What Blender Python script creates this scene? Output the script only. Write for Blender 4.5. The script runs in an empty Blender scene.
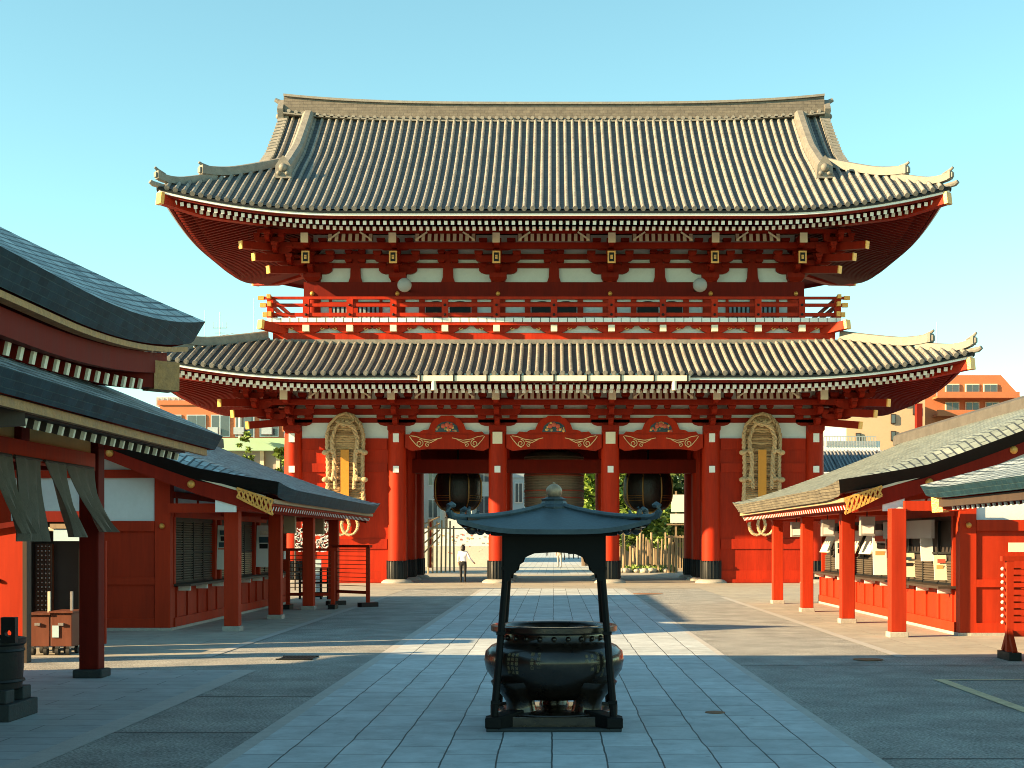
import bpy, bmesh, math, random
from mathutils import Vector, Matrix
random.seed(7)
R = math.radians
pi = math.pi
C = bpy.context.scene.collection
sc = bpy.context.scene
F = 1416.0; VX = 554.0; VY = 541.0; CAMH = 1.75

def P(px, py, d):
    return ((px - VX) * d / F, d, CAMH + (VY - py) * d / F)

# ------------------------------------------------------------------ materials
def new_mat(name):
    m = bpy.data.materials.new(name); m.use_nodes = True
    nt = m.node_tree
    return m, nt, nt.nodes['Principled BSDF']

def mat(name, col, rough=0.6, metal=0.0, var=0.18, scale=3.0, bump=0.0, bscale=30.0, streak=False, coat=0.0, spec=0.5, fine=7):
    m, nt, b = new_mat(name)
    n = nt.nodes; l = nt.links
    tc = n.new('ShaderNodeTexCoord')
    mp = n.new('ShaderNodeMapping')
    l.new(tc.outputs['Object'], mp.inputs['Vector'])
    if streak: mp.inputs['Scale'].default_value = (2.5, 2.5, 0.25)
    nz = n.new('ShaderNodeTexNoise'); nz.inputs['Scale'].default_value = scale; nz.inputs['Detail'].default_value = 6
    nz.inputs['Roughness'].default_value = 0.65
    l.new(mp.outputs['Vector'], nz.inputs['Vector'])
    oi = n.new('ShaderNodeObjectInfo')
    ad = n.new('ShaderNodeMath'); ad.operation = 'MULTIPLY_ADD'
    l.new(oi.outputs['Random'], ad.inputs[0]); ad.inputs[1].default_value = 0.25
    l.new(nz.outputs['Fac'], ad.inputs[2])
    nf = n.new('ShaderNodeTexNoise'); nf.inputs['Scale'].default_value = scale * fine; nf.inputs['Detail'].default_value = 4
    l.new(mp.outputs['Vector'], nf.inputs['Vector'])
    a2 = n.new('ShaderNodeMath'); a2.operation = 'MULTIPLY_ADD'; l.new(nf.outputs['Fac'], a2.inputs[0]); a2.inputs[1].default_value = 0.45; l.new(ad.outputs[0], a2.inputs[2])
    ad = a2
    rp = n.new('ShaderNodeMapRange'); rp.inputs[1].default_value = 0.5; rp.inputs[2].default_value = 1.2
    rp.inputs[3].default_value = 1 - var; rp.inputs[4].default_value = 1 + var
    l.new(ad.outputs[0], rp.inputs[0])
    mx = n.new('ShaderNodeMix'); mx.data_type = 'RGBA'; mx.blend_type = 'MULTIPLY'; mx.inputs[0].default_value = 1
    mx.inputs[6].default_value = (*col, 1)
    l.new(rp.outputs[0], mx.inputs[7])
    l.new(mx.outputs[2], b.inputs['Base Color'])
    b.inputs['Roughness'].default_value = rough; b.inputs['Metallic'].default_value = metal
    b.inputs['Specular IOR Level'].default_value = spec
    if coat: b.inputs['Coat Weight'].default_value = coat
    rr = n.new('ShaderNodeMapRange'); rr.inputs[3].default_value = max(0.03, rough - 0.12); rr.inputs[4].default_value = min(1, rough + 0.12)
    l.new(nz.outputs['Fac'], rr.inputs[0]); l.new(rr.outputs[0], b.inputs['Roughness'])
    if bump:
        n2 = n.new('ShaderNodeTexNoise'); n2.inputs['Scale'].default_value = bscale; n2.inputs['Detail'].default_value = 5
        l.new(tc.outputs['Object'], n2.inputs['Vector'])
        bp = n.new('ShaderNodeBump'); bp.inputs['Strength'].default_value = bump; bp.inputs['Distance'].default_value = 0.02
        l.new(n2.outputs['Fac'], bp.inputs['Height']); l.new(bp.outputs[0], b.inputs['Normal'])
    return m

def course_mat(name, col, col2, axis, period, rough=0.6, bump=0.6, dist=0.03, var=0.2, metal=0.0):
    """courses of tiles across one axis: a saw profile, darker joint lines"""
    m, nt, b = new_mat(name); n = nt.nodes; l = nt.links
    tc = n.new('ShaderNodeTexCoord'); sx = n.new('ShaderNodeSeparateXYZ'); l.new(tc.outputs['Object'], sx.inputs[0])
    dv = n.new('ShaderNodeMath'); dv.operation = 'DIVIDE'; l.new(sx.outputs[axis], dv.inputs[0]); dv.inputs[1].default_value = period
    fr = n.new('ShaderNodeMath'); fr.operation = 'FRACT'; l.new(dv.outputs[0], fr.inputs[0])
    st = n.new('ShaderNodeMapRange'); l.new(fr.outputs[0], st.inputs[0]); st.inputs[1].default_value = 0.0; st.inputs[2].default_value = 0.22
    st.interpolation_type = 'SMOOTHSTEP'
    nz = n.new('ShaderNodeTexNoise'); nz.inputs['Scale'].default_value = 2.2; nz.inputs['Detail'].default_value = 7
    l.new(tc.outputs['Object'], nz.inputs['Vector'])
    n2 = n.new('ShaderNodeTexNoise'); n2.inputs['Scale'].default_value = 14; n2.inputs['Detail'].default_value = 3
    l.new(tc.outputs['Object'], n2.inputs['Vector'])
    av = n.new('ShaderNodeMath'); av.operation = 'ADD'; l.new(nz.outputs['Fac'], av.inputs[0]); l.new(n2.outputs['Fac'], av.inputs[1])
    rp = n.new('ShaderNodeMapRange'); rp.inputs[1].default_value = 0.6; rp.inputs[2].default_value = 1.4
    rp.inputs[3].default_value = 1 - var; rp.inputs[4].default_value = 1 + var; l.new(av.outputs[0], rp.inputs[0])
    mx = n.new('ShaderNodeMix'); mx.data_type = 'RGBA'; l.new(st.outputs[0], mx.inputs[0])
    mx.inputs[6].default_value = (*col2, 1); mx.inputs[7].default_value = (*col, 1)
    m2 = n.new('ShaderNodeMix'); m2.data_type = 'RGBA'; m2.blend_type = 'MULTIPLY'; m2.inputs[0].default_value = 1
    l.new(mx.outputs[2], m2.inputs[6]); l.new(rp.outputs[0], m2.inputs[7]); l.new(m2.outputs[2], b.inputs['Base Color'])
    b.inputs['Roughness'].default_value = rough; b.inputs['Metallic'].default_value = metal
    bp = n.new('ShaderNodeBump'); bp.inputs['Strength'].default_value = bump; bp.inputs['Distance'].default_value = dist
    l.new(fr.outputs[0], bp.inputs['Height']); l.new(bp.outputs[0], b.inputs['Normal'])
    return m

def brick_mat(name, col, col2, joint, bw, bh, mortar, axes='xy', rough=0.75, var=0.25, offset=0.5, bump=0.5, patch=0.0, patchcol=(0.1, 0.1, 0.1), nscale=6, spec=0.35):
    """slabs, shingles: brick texture laid on two object axes; first axis = along the brick"""
    m, nt, b = new_mat(name); n = nt.nodes; l = nt.links
    tc = n.new('ShaderNodeTexCoord'); sx = n.new('ShaderNodeSeparateXYZ'); l.new(tc.outputs['Object'], sx.inputs[0])
    cb = n.new('ShaderNodeCombineXYZ')
    ix = {'x': 0, 'y': 1, 'z': 2}
    l.new(sx.outputs[ix[axes[0]]], cb.inputs[0]); l.new(sx.outputs[ix[axes[1]]], cb.inputs[1])
    wn = n.new('ShaderNodeTexNoise'); wn.inputs['Scale'].default_value = 1.3
    l.new(tc.outputs['Object'], wn.inputs['Vector'])
    wv = n.new('ShaderNodeVectorMath'); wv.operation = 'MULTIPLY_ADD'; l.new(wn.outputs['Color'], wv.inputs[0])
    wv.inputs[1].default_value = (0.045 * min(1, bw), 0.045 * min(1, bw), 0); l.new(cb.outputs[0], wv.inputs[2])
    bt = n.new('ShaderNodeTexBrick'); l.new(wv.outputs[0], bt.inputs['Vector'])
    bt.inputs['Scale'].default_value = 1; bt.inputs['Brick Width'].default_value = bw; bt.inputs['Row Height'].default_value = bh
    bt.inputs['Mortar Size'].default_value = mortar; bt.inputs['Mortar Smooth'].default_value = 0.3
    bt.offset = offset
    bt.inputs['Color1'].default_value = (*col, 1); bt.inputs['Color2'].default_value = (*col2, 1); bt.inputs['Mortar'].default_value = (*joint, 1)
    nz = n.new('ShaderNodeTexNoise'); nz.inputs['Scale'].default_value = nscale; nz.inputs['Detail'].default_value = 8; nz.inputs['Roughness'].default_value = 0.7
    l.new(tc.outputs['Object'], nz.inputs['Vector'])
    rp = n.new('ShaderNodeMapRange'); rp.inputs[1].default_value = 0.3; rp.inputs[2].default_value = 0.7
    rp.inputs[3].default_value = 1 - var; rp.inputs[4].default_value = 1 + var; l.new(nz.outputs['Fac'], rp.inputs[0])
    mx = n.new('ShaderNodeMix'); mx.data_type = 'RGBA'; mx.blend_type = 'MULTIPLY'; mx.inputs[0].default_value = 1
    l.new(bt.outputs['Color'], mx.inputs[6]); l.new(rp.outputs[0], mx.inputs[7])
    out = mx.outputs[2]
    if patch:
        pn = n.new('ShaderNodeTexNoise'); pn.inputs['Scale'].default_value = 0.45; pn.inputs['Detail'].default_value = 6; l.new(tc.outputs['Object'], pn.inputs['Vector'])
        pr = n.new('ShaderNodeMapRange'); pr.inputs[1].default_value = 0.48; pr.inputs[2].default_value = 0.72; pr.inputs[3].default_value = 0; pr.inputs[4].default_value = patch
        l.new(pn.outputs['Fac'], pr.inputs[0])
        pm = n.new('ShaderNodeMix'); pm.data_type = 'RGBA'; l.new(pr.outputs[0], pm.inputs[0]); l.new(out, pm.inputs[6]); pm.inputs[7].default_value = (*patchcol, 1)
        out = pm.outputs[2]
        sn = n.new('ShaderNodeTexNoise'); sn.inputs['Scale'].default_value = 2.6; sn.inputs['Detail'].default_value = 9; sn.inputs['Roughness'].default_value = 0.75; l.new(tc.outputs['Object'], sn.inputs['Vector'])
        sr = n.new('ShaderNodeMapRange'); sr.inputs[1].default_value = 0.55; sr.inputs[2].default_value = 0.70; sr.inputs[3].default_value = 1.0; sr.inputs[4].default_value = 0.72; l.new(sn.outputs['Fac'], sr.inputs[0])
        sm = n.new('ShaderNodeMix'); sm.data_type = 'RGBA'; sm.blend_type = 'MULTIPLY'; sm.inputs[0].default_value = 1; l.new(out, sm.inputs[6]); l.new(sr.outputs[0], sm.inputs[7])
        vo = n.new('ShaderNodeTexVoronoi'); vo.inputs['Scale'].default_value = 1.7; l.new(tc.outputs['Object'], vo.inputs['Vector'])
        vr = n.new('ShaderNodeMapRange'); vr.inputs[1].default_value = 0.03; vr.inputs[2].default_value = 0.05; vr.inputs[3].default_value = 0.55; vr.inputs[4].default_value = 1.0; l.new(vo.outputs['Distance'], vr.inputs[0])
        vm = n.new('ShaderNodeMix'); vm.data_type = 'RGBA'; vm.blend_type = 'MULTIPLY'; vm.inputs[0].default_value = 1; l.new(sm.outputs[2], vm.inputs[6]); l.new(vr.outputs[0], vm.inputs[7])
        out = vm.outputs[2]
    l.new(out, b.inputs['Base Color']); b.inputs['Roughness'].default_value = rough; b.inputs['Specular IOR Level'].default_value = spec
    iv = n.new('ShaderNodeMath'); iv.operation = 'SUBTRACT'; iv.inputs[0].default_value = 1; l.new(bt.outputs['Fac'], iv.inputs[1])
    hh = n.new('ShaderNodeMath'); hh.operation = 'MULTIPLY_ADD'; l.new(nz.outputs['Fac'], hh.inputs[0]); hh.inputs[1].default_value = 0.35; l.new(iv.outputs[0], hh.inputs[2])
    bp = n.new('ShaderNodeBump'); bp.inputs['Strength'].default_value = bump; bp.inputs['Distance'].default_value = 0.01
    l.new(hh.outputs[0], bp.inputs['Height']); l.new(bp.outputs[0], b.inputs['Normal'])
    return m

M = {}
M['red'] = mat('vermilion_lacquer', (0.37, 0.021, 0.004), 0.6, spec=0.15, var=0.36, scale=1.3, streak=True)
M['red_shade'] = mat('shade_darkened_vermilion', (0.150, 0.0095, 0.0045), 0.65, spec=0.12, var=0.28, scale=2.2, streak=True)  # vermilion copy darkened to hold the shade of soffits and inner beams
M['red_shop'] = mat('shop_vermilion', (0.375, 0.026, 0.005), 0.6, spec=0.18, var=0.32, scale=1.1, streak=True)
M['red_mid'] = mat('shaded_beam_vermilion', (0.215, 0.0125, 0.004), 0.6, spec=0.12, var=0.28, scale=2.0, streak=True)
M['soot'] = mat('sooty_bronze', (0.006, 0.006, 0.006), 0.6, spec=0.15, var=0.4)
M['scroll'] = mat('pale_gold_scroll', (0.72, 0.50, 0.26), 0.6, var=0.2)
M['glyph'] = mat('dull_brass', (0.22, 0.17, 0.09), 0.5, spec=0.3)
M['straw_dark'] = mat('brown_straw', (0.27, 0.155, 0.07), 0.9, var=0.4, scale=9, bump=0.9, bscale=40)
M['plaster'] = mat('white_plaster', (0.68, 0.73, 0.73), 0.85, var=0.08, scale=2, bump=0.1)
M['white'] = mat('white_paint', (0.80, 0.80, 0.76), 0.6, var=0.06)
M['cream'] = mat('cream_paint', (0.74, 0.66, 0.50), 0.6, var=0.1)
M['beige'] = mat('beige_board', (0.36, 0.25, 0.14), 0.7, var=0.15)
M['ochre'] = mat('ochre_plaster', (0.55, 0.36, 0.12), 0.8, var=0.15)
M['gold'] = mat('gilded_metal', (0.72, 0.34, 0.07), 0.4, metal=0.3, var=0.3, scale=12, bump=0.5, bscale=25)
M['oldgold'] = mat('carved_old_gold', (0.38, 0.19, 0.06), 0.6, var=0.45, scale=9, bump=1.0, bscale=12)
M['plaque'] = mat('gold_plaque', (0.62, 0.24, 0.015), 0.55, var=0.1)
M['black'] = mat('black_iron', (0.008, 0.010, 0.011), 0.5, spec=0.22, var=0.3, bump=0.15)
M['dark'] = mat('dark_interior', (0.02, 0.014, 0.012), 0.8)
M['darkwood'] = mat('dark_wood', (0.045, 0.028, 0.018), 0.65, var=0.3, scale=6, streak=True)
M['wood'] = mat('weathered_wood', (0.32, 0.23, 0.14), 0.75, var=0.3, scale=8, streak=True)
M['palewood'] = mat('pale_pole_wood', (0.29, 0.215, 0.13), 0.75, var=0.5, scale=8, streak=True)
M['stone'] = mat('granite', (0.36, 0.34, 0.30), 0.8, var=0.25, scale=9, bump=0.3)
M['darkstone'] = mat('dark_granite', (0.035, 0.042, 0.044), 0.75, spec=0.2, var=0.3, scale=9, bump=0.3)
M['rib'] = course_mat('round_tile_front', (0.245, 0.232, 0.205), (0.10, 0.092, 0.082), 1, 0.33, 0.55, 0.35, 0.02, 0.42)
M['ribx'] = course_mat('round_tile_side', (0.245, 0.232, 0.205), (0.10, 0.092, 0.082), 0, 0.33, 0.55, 0.35, 0.02, 0.42)
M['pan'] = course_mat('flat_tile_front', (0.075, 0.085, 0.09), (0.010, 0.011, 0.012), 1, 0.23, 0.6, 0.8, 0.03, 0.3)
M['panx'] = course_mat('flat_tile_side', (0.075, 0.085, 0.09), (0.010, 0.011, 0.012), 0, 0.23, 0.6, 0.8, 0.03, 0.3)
M['ridge'] = brick_mat('ridge_tile', (0.165, 0.145, 0.118), (0.13, 0.115, 0.095), (0.07, 0.062, 0.055), 0.34, 0.13, 0.008, 'xz', 0.65)
M['ridgem'] = mat('ridge_mould_tile', (0.195, 0.185, 0.162), 0.65, var=0.42, scale=4, bump=0.3)
M['shingle'] = brick_mat('copper_shingle', (0.255, 0.29, 0.25), (0.17, 0.20, 0.175), (0.045, 0.05, 0.05), 0.38, 0.15, 0.018, 'yx', 0.5, var=0.32, bump=1.0, nscale=2.5)
M['shingle_edge'] = brick_mat('copper_shingle_edge', (0.012, 0.040, 0.058), (0.007, 0.027, 0.040), (0.028, 0.058, 0.066), 0.22, 0.07, 0.005, 'yz', 0.6, var=0.35, bump=0.6, nscale=4, spec=0.12)  # teal in the base colour stands for the sky's reflection
M['shingle_skyshade'] = brick_mat('skyshade_tinted_shingle', (0.36, 0.42, 0.435), (0.17, 0.21, 0.225), (0.03, 0.038, 0.04), 0.38, 0.15, 0.022, 'yx', 0.5, var=0.32, bump=1.0, nscale=2.5)  # lighter blue copy of the shingle, skylit shade put into its colour
M['shingle_edge_sunlit'] = brick_mat('sunlit_layered_shingle_edge', (0.185, 0.165, 0.12), (0.13, 0.117, 0.088), (0.06, 0.053, 0.042), 0.9, 0.055, 0.006, 'yz', 0.7, var=0.35, bump=0.6, nscale=4, spec=0.15)  # tan copy of the eave edge, sunlight put into its colour
M['verge'] = mat('shade_black_verge', (0.014, 0.016, 0.017), 0.8, spec=0.1, var=0.4)  # near-black colour stands for shade on the gable-end faces
M['copper_ridge'] = mat('brown_copper_ridge', (0.105, 0.098, 0.088), 0.65, var=0.3, scale=3, spec=0.2)
M['bronze'] = mat('dark_bronze', (0.020, 0.013, 0.009), 0.30, metal=0.3, var=0.6, scale=7, bump=0.16, bscale=16, coat=0.35, spec=0.6)
M['bronze_roof'] = mat('patinated_bronze', (0.07, 0.098, 0.112), 0.5, metal=0.35, var=0.4, scale=6, bump=0.15)
M['bronze_knob'] = mat('worn_bronze', (0.36, 0.25, 0.16), 0.5, metal=0.4, var=0.4, scale=16)
M['blind'] = mat('blind_slat', (0.07, 0.055, 0.038), 0.7, var=0.3)
M['glass'] = mat('window_glass', (0.06, 0.075, 0.085), 0.08, var=0.2, spec=0.8)
M['cloth'] = mat('curtain_cloth', (0.135, 0.112, 0.085), 0.9, var=0.2, scale=5, bump=0.3, bscale=90)
M['straw'] = mat('straw', (0.47, 0.295, 0.145), 0.85, var=0.4, scale=9, bump=0.9, bscale=40)
M['rope'] = mat('straw_rope', (0.52, 0.355, 0.195), 0.85, var=0.35, scale=14, bump=0.9, bscale=50)
M['paper'] = mat('paper_white', (0.76, 0.76, 0.74), 0.8, var=0.05)
M['greyboard'] = mat('grey_signboard', (0.30, 0.29, 0.27), 0.6, var=0.1)
M['steel'] = mat('galvanised_steel', (0.5, 0.5, 0.5), 0.4, metal=0.7, var=0.15)
M['paleblue'] = mat('pale_blue_panel', (0.45, 0.62, 0.70), 0.5, var=0.08)
M['cartwood'] = mat('reddish_cart_wood', (0.13, 0.033, 0.014), 0.5, var=0.35, scale=5, streak=True)
M['rubber'] = mat('black_rubber', (0.02, 0.02, 0.02), 0.7)
M['terracotta'] = mat('terracotta_tile_wall', (0.46, 0.15, 0.06), 0.8, var=0.12, scale=1.5)
M['tan'] = mat('tan_render', (0.56, 0.40, 0.25), 0.85, var=0.08, scale=1)
M['concrete'] = mat('pale_concrete', (0.55, 0.53, 0.48), 0.85, var=0.1, scale=1)
M['green_roof'] = mat('mint_green_cladding', (0.36, 0.58, 0.40), 0.7, var=0.06)
M['grey_roof'] = course_mat('grey_tile_roof', (0.20, 0.21, 0.22), (0.05, 0.05, 0.055), 0, 0.55, 0.6, 0.9, 0.08)
M['bluewall'] = mat('blue_grey_wall', (0.24, 0.32, 0.38), 0.7, var=0.1)
M['bark'] = mat('bark', (0.11, 0.08, 0.055), 0.9, var=0.4, scale=8, bump=0.6)
M['leaf'] = mat('leaf_green', (0.075, 0.125, 0.022), 0.6, var=0.55, scale=1.1)
M['leaf2'] = mat('leaf_yellow_green', (0.15, 0.24, 0.03), 0.6, var=0.5, scale=1.3)
M['skin'] = mat('skin', (0.50, 0.30, 0.21), 0.6, var=0.05)
M['hair'] = mat('black_hair', (0.012, 0.010, 0.009), 0.5)
M['shirt'] = mat('white_shirt', (0.82, 0.83, 0.84), 0.85, var=0.08)
M['shirt2'] = mat('pale_grey_shirt', (0.52, 0.50, 0.47), 0.85, var=0.08)
M['trousers'] = mat('black_trousers', (0.007, 0.007, 0.009), 0.85)
M['trousers2'] = mat('pale_grey_trousers', (0.42, 0.39, 0.35), 0.85)
M['shoe'] = mat('dark_shoe', (0.02, 0.018, 0.016), 0.6)
M['lantern'] = mat('lantern_black', (0.018, 0.018, 0.017), 0.4, metal=0.3, var=0.5, scale=10, bump=0.8, bscale=12)
M['lantern_gold'] = mat('lantern_gold_rib', (0.34, 0.19, 0.06), 0.45, metal=0.6, var=0.3)
M['biglantern'] = mat('shade_browned_lantern_paper', (0.23, 0.19, 0.14), 0.75, var=0.15, streak=True)  # red lantern coloured brown, its shade put into the paper
M['blue'] = mat('carving_blue', (0.022, 0.06, 0.085), 0.6, var=0.3)
M['green'] = mat('carving_green', (0.16, 0.20, 0.07), 0.6, var=0.3)
M['goldpaint'] = mat('gold_paint', (0.74, 0.40, 0.12), 0.55, metal=0.0, var=0.2)
M['pinkred'] = mat('carving_red', (0.55, 0.10, 0.06), 0.6, var=0.2)
M['poster'] = mat('poster_print', (0.62, 0.55, 0.46), 0.6, var=0.45, scale=4)
M['rust'] = mat('rusty_iron', (0.24, 0.11, 0.05), 0.8, var=0.4, scale=9)
M['yline'] = mat('worn_cream_line', (0.55, 0.45, 0.28), 0.8, var=0.35, scale=5)
M['kerbstone'] = mat('pale_kerb_stone', (0.40, 0.39, 0.37), 0.8, var=0.2, scale=6, bump=0.3)

# ------------------------------------------------------------------ mesh builder (world coordinates)
class MB:
    def __init__(s): s.v = []; s.f = []; s.mi = []; s.sm = []; s.mats = []
    def _mi(s, m):
        m = M[m] if isinstance(m, str) else m
        if m not in s.mats: s.mats.append(m)
        return s.mats.index(m)
    def add(s, verts, faces, m, smooth=False):
        o = len(s.v); s.v += [tuple(p) for p in verts]; k = s._mi(m)
        for f in faces:
            s.f.append(tuple(i + o for i in f)); s.mi.append(k); s.sm.append(smooth)
    def box(s, x0, x1, y0, y1, z0, z1, m):
        if x0 > x1: x0, x1 = x1, x0
        if y0 > y1: y0, y1 = y1, y0
        if z0 > z1: z0, z1 = z1, z0
        v = [(x0, y0, z0), (x1, y0, z0), (x1, y1, z0), (x0, y1, z0), (x0, y0, z1), (x1, y0, z1), (x1, y1, z1), (x0, y1, z1)]
        s.add(v, [(0, 3, 2, 1), (4, 5, 6, 7), (0, 1, 5, 4), (1, 2, 6, 5), (2, 3, 7, 6), (3, 0, 4, 7)], m)
    def obox(s, c, a, b, d, m):
        c = Vector(c); a = Vector(a); b = Vector(b); d = Vector(d)
        v = [c - a - b - d, c + a - b - d, c + a + b - d, c - a + b - d, c - a - b + d, c + a - b + d, c + a + b + d, c - a + b + d]
        s.add(v, [(0, 3, 2, 1), (4, 5, 6, 7), (0, 1, 5, 4), (1, 2, 6, 5), (2, 3, 7, 6), (3, 0, 4, 7)], m)
    def bar(s, p0, p1, w, h, m, up=(0, 0, 1)):
        p0 = Vector(p0); p1 = Vector(p1); d = p1 - p0
        if d.length < 1e-6: return
        t = d.normalized(); u = Vector(up)
        if abs(t.dot(u)) > 0.99: u = Vector((0, 1, 0))
        sd = t.cross(u).normalized(); u = sd.cross(t).normalized()
        s.obox((p0 + p1) / 2, d / 2, sd * w / 2, u * h / 2, m)
    def sweep(s, pts, w, h, m, up=(0, 0, 1), smooth=False, sec=None):
        """section swept along pts; sec = list of (u sideways, v up)"""
        pts = [Vector(p) for p in pts]; n = len(pts)
        if sec is None: sec = [(-w / 2, -h / 2), (w / 2, -h / 2), (w / 2, h / 2), (-w / 2, h / 2)]
        k = len(sec); V = []; Fc = []
        for i, p in enumerate(pts):
            t = (pts[min(i + 1, n - 1)] - pts[max(i - 1, 0)]).normalized()
            u = Vector(up)
            sd = t.cross(u)
            if sd.length < 1e-3: sd = Vector((1, 0, 0))
            sd.normalize()
            u = Vector(up) if abs(t.dot(Vector(up))) < 0.75 else sd.cross(t)
            f = 1.0
            V += [p + sd * a + u * b for a, b in sec]
        for i in range(n - 1):
            for j in range(k):
                j2 = (j + 1) % k
                Fc.append((i * k + j, i * k + j2, (i + 1) * k + j2, (i + 1) * k + j))
        Fc.append(tuple(range(k))[::-1]); Fc.append(tuple((n - 1) * k + j for j in range(k)))
        s.add(V, Fc, m, smooth)
    def tube(s, pts, r, m, n=8, cap=True, smooth=True):
        pts = [Vector(p) for p in pts]; N = len(pts); V = []; Fc = []
        for i, p in enumerate(pts):
            t = (pts[min(i + 1, N - 1)] - pts[max(i - 1, 0)])
            t = t.normalized() if t.length > 1e-9 else Vector((0, 0, 1))
            ref = Vector((0, 0, 1)) if abs(t.z) < 0.9 else Vector((0, 1, 0))
            a = t.cross(ref).normalized(); b = t.cross(a).normalized()
            rr = r[i] if isinstance(r, (list, tuple)) else r
            for j in range(n):
                an = 2 * pi * j / n
                V.append(p + a * rr * math.cos(an) + b * rr * math.sin(an))
        for i in range(N - 1):
            for j in range(n):
                Fc.append((i * n + j, i * n + (j + 1) % n, (i + 1) * n + (j + 1) % n, (i + 1) * n + j))
        s.add(V, Fc, m, smooth)
        if cap:
            o = len(s.v) - len(V)
            k = s._mi(m)
            s.f.append(tuple(o + j for j in range(n))[::-1]); s.mi.append(k); s.sm.append(False)
            s.f.append(tuple(o + (N - 1) * n + j for j in range(n))); s.mi.append(k); s.sm.append(False)
    def lathe(s, prof, c, m, n=24, smooth=True, sq=None, a0=0.0):
        """prof [(r, z)]; c = (x, y, z)"""
        V = []; Fc = []; K = len(prof)
        for r, z in prof:
            for j in range(n):
                an = 2 * pi * j / n + a0
                V.append((c[0] + r * math.cos(an), c[1] + r * math.sin(an), c[2] + z))
        for i in range(K - 1):
            for j in range(n):
                Fc.append((i * n + j, i * n + (j + 1) % n, (i + 1) * n + (j + 1) % n, (i + 1) * n + j))
        if prof[0][0] > 1e-4: Fc.append(tuple(range(n))[::-1])
        if prof[-1][0] > 1e-4: Fc.append(tuple((K - 1) * n + j for j in range(n)))
        s.add(V, Fc, m, smooth)
    def prism(s, poly, plane, t0, t1, m):
        def mk(a, b, t): return (a, t, b) if plane == 'xz' else (t, a, b) if plane == 'yz' else (a, b, t)
        n = len(poly)
        V = [mk(a, b, t0) for a, b in poly] + [mk(a, b, t1) for a, b in poly]
        Fc = [tuple(range(n)), tuple(range(n, 2 * n))[::-1]] + [(i, (i + 1) % n, n + (i + 1) % n, n + i) for i in range(n)]
        s.add(V, Fc, m)
    def grid(s, rows, m, smooth=True):
        a = len(rows); b = len(rows[0])
        V = [p for r in rows for p in r]
        s.add(V, [(i * b + j, i * b + j + 1, (i + 1) * b + j + 1, (i + 1) * b + j) for i in range(a - 1) for j in range(b - 1)], m, smooth)
    def sphere(s, c, r, m, nu=10, nv=7, sx=1, sy=1, sz=1):
        prof = []
        V = []; Fc = []
        for i in range(nv + 1):
            th = pi * i / nv
            for j in range(nu):
                ph = 2 * pi * j / nu
                V.append((c[0] + r * sx * math.sin(th) * math.cos(ph), c[1] + r * sy * math.sin(th) * math.sin(ph), c[2] + r * sz * math.cos(th)))
        for i in range(nv):
            for j in range(nu):
                Fc.append((i * nu + j, (i + 1) * nu + j, (i + 1) * nu + (j + 1) % nu, i * nu + (j + 1) % nu))
        s.add(V, Fc, m, True)
    def build(s, name, parent=None, bevel=0.0, loc=None, sharp=40):
        me = bpy.data.meshes.new(name)
        if loc is None:
            loc = wloc(parent) if parent else (0, 0, 0)
        L = Vector(loc)
        me.from_pydata([(p[0] - L.x, p[1] - L.y, p[2] - L.z) for p in s.v], [], s.f)
        for m in s.mats: me.materials.append(m)
        me.polygons.foreach_set('material_index', s.mi)
        me.polygons.foreach_set('use_smooth', s.sm)
        me.update()
        bm = bmesh.new(); bm.from_mesh(me)
        bmesh.ops.recalc_face_normals(bm, faces=bm.faces)
        bm.to_mesh(me); bm.free()
        if any(s.sm): me.set_sharp_from_angle(angle=R(sharp))
        o = bpy.data.objects.new(name, me); C.objects.link(o)
        if parent: o.parent = parent
        else: o.location = loc
        if bevel:
            b = o.modifiers.new('bevel', 'BEVEL'); b.width = bevel; b.segments = 2; b.limit_method = 'ANGLE'
        return o

WL = {}
def wloc(o):
    L = Vector((0, 0, 0))
    while o is not None:
        L += o.location; o = o.parent
    return L
def tag(o, label, cat, group=None, kind=None):
    o['label'] = label; o['category'] = cat
    if group: o['group'] = group
    if kind: o['kind'] = kind
    return o
def thing(name, label, cat, loc, group=None):
    o = bpy.data.objects.new(name, None); C.objects.link(o); o.location = loc
    o.empty_display_size = 0.2
    return tag(o, label, cat, group)
def struct(o, kind='structure', label=None, cat=None):
    o['kind'] = kind
    if label: o['label'] = label
    if cat: o['category'] = cat
    return o
def dup(o, delta=(0, 0, 0), parent='same', label=None):
    c = o.copy(); C.objects.link(c)
    if parent != 'same': c.parent = parent
    c.location = Vector(o.location) + Vector(delta)
    for ch in o.children:
        k = ch.copy(); C.objects.link(k); k.parent = c
        for g in ch.children:
            q = g.copy(); C.objects.link(q); q.parent = k
    if label: c['label'] = label
    return c
def lerp(a, b, t): return a + (b - a) * t
SUN_E=4.7; SKY_S=0.085; SKY_TINT=(0.74,1.0,0.80,1); EXPO=1.93
# ================================================================== the two-storey gate
GY = 63.0
gate = thing('temple_gate', 'huge two-storey vermilion temple gate with grey tiled roofs and white plaster bands', 'temple gate', (0, GY, 0))
XS = [-10.85, -6.54, -2.34, 2.34, 6.54, 10.85]
XU = [-10.1, -6.54, -2.34, 2.34, 6.54, 10.1]

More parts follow.
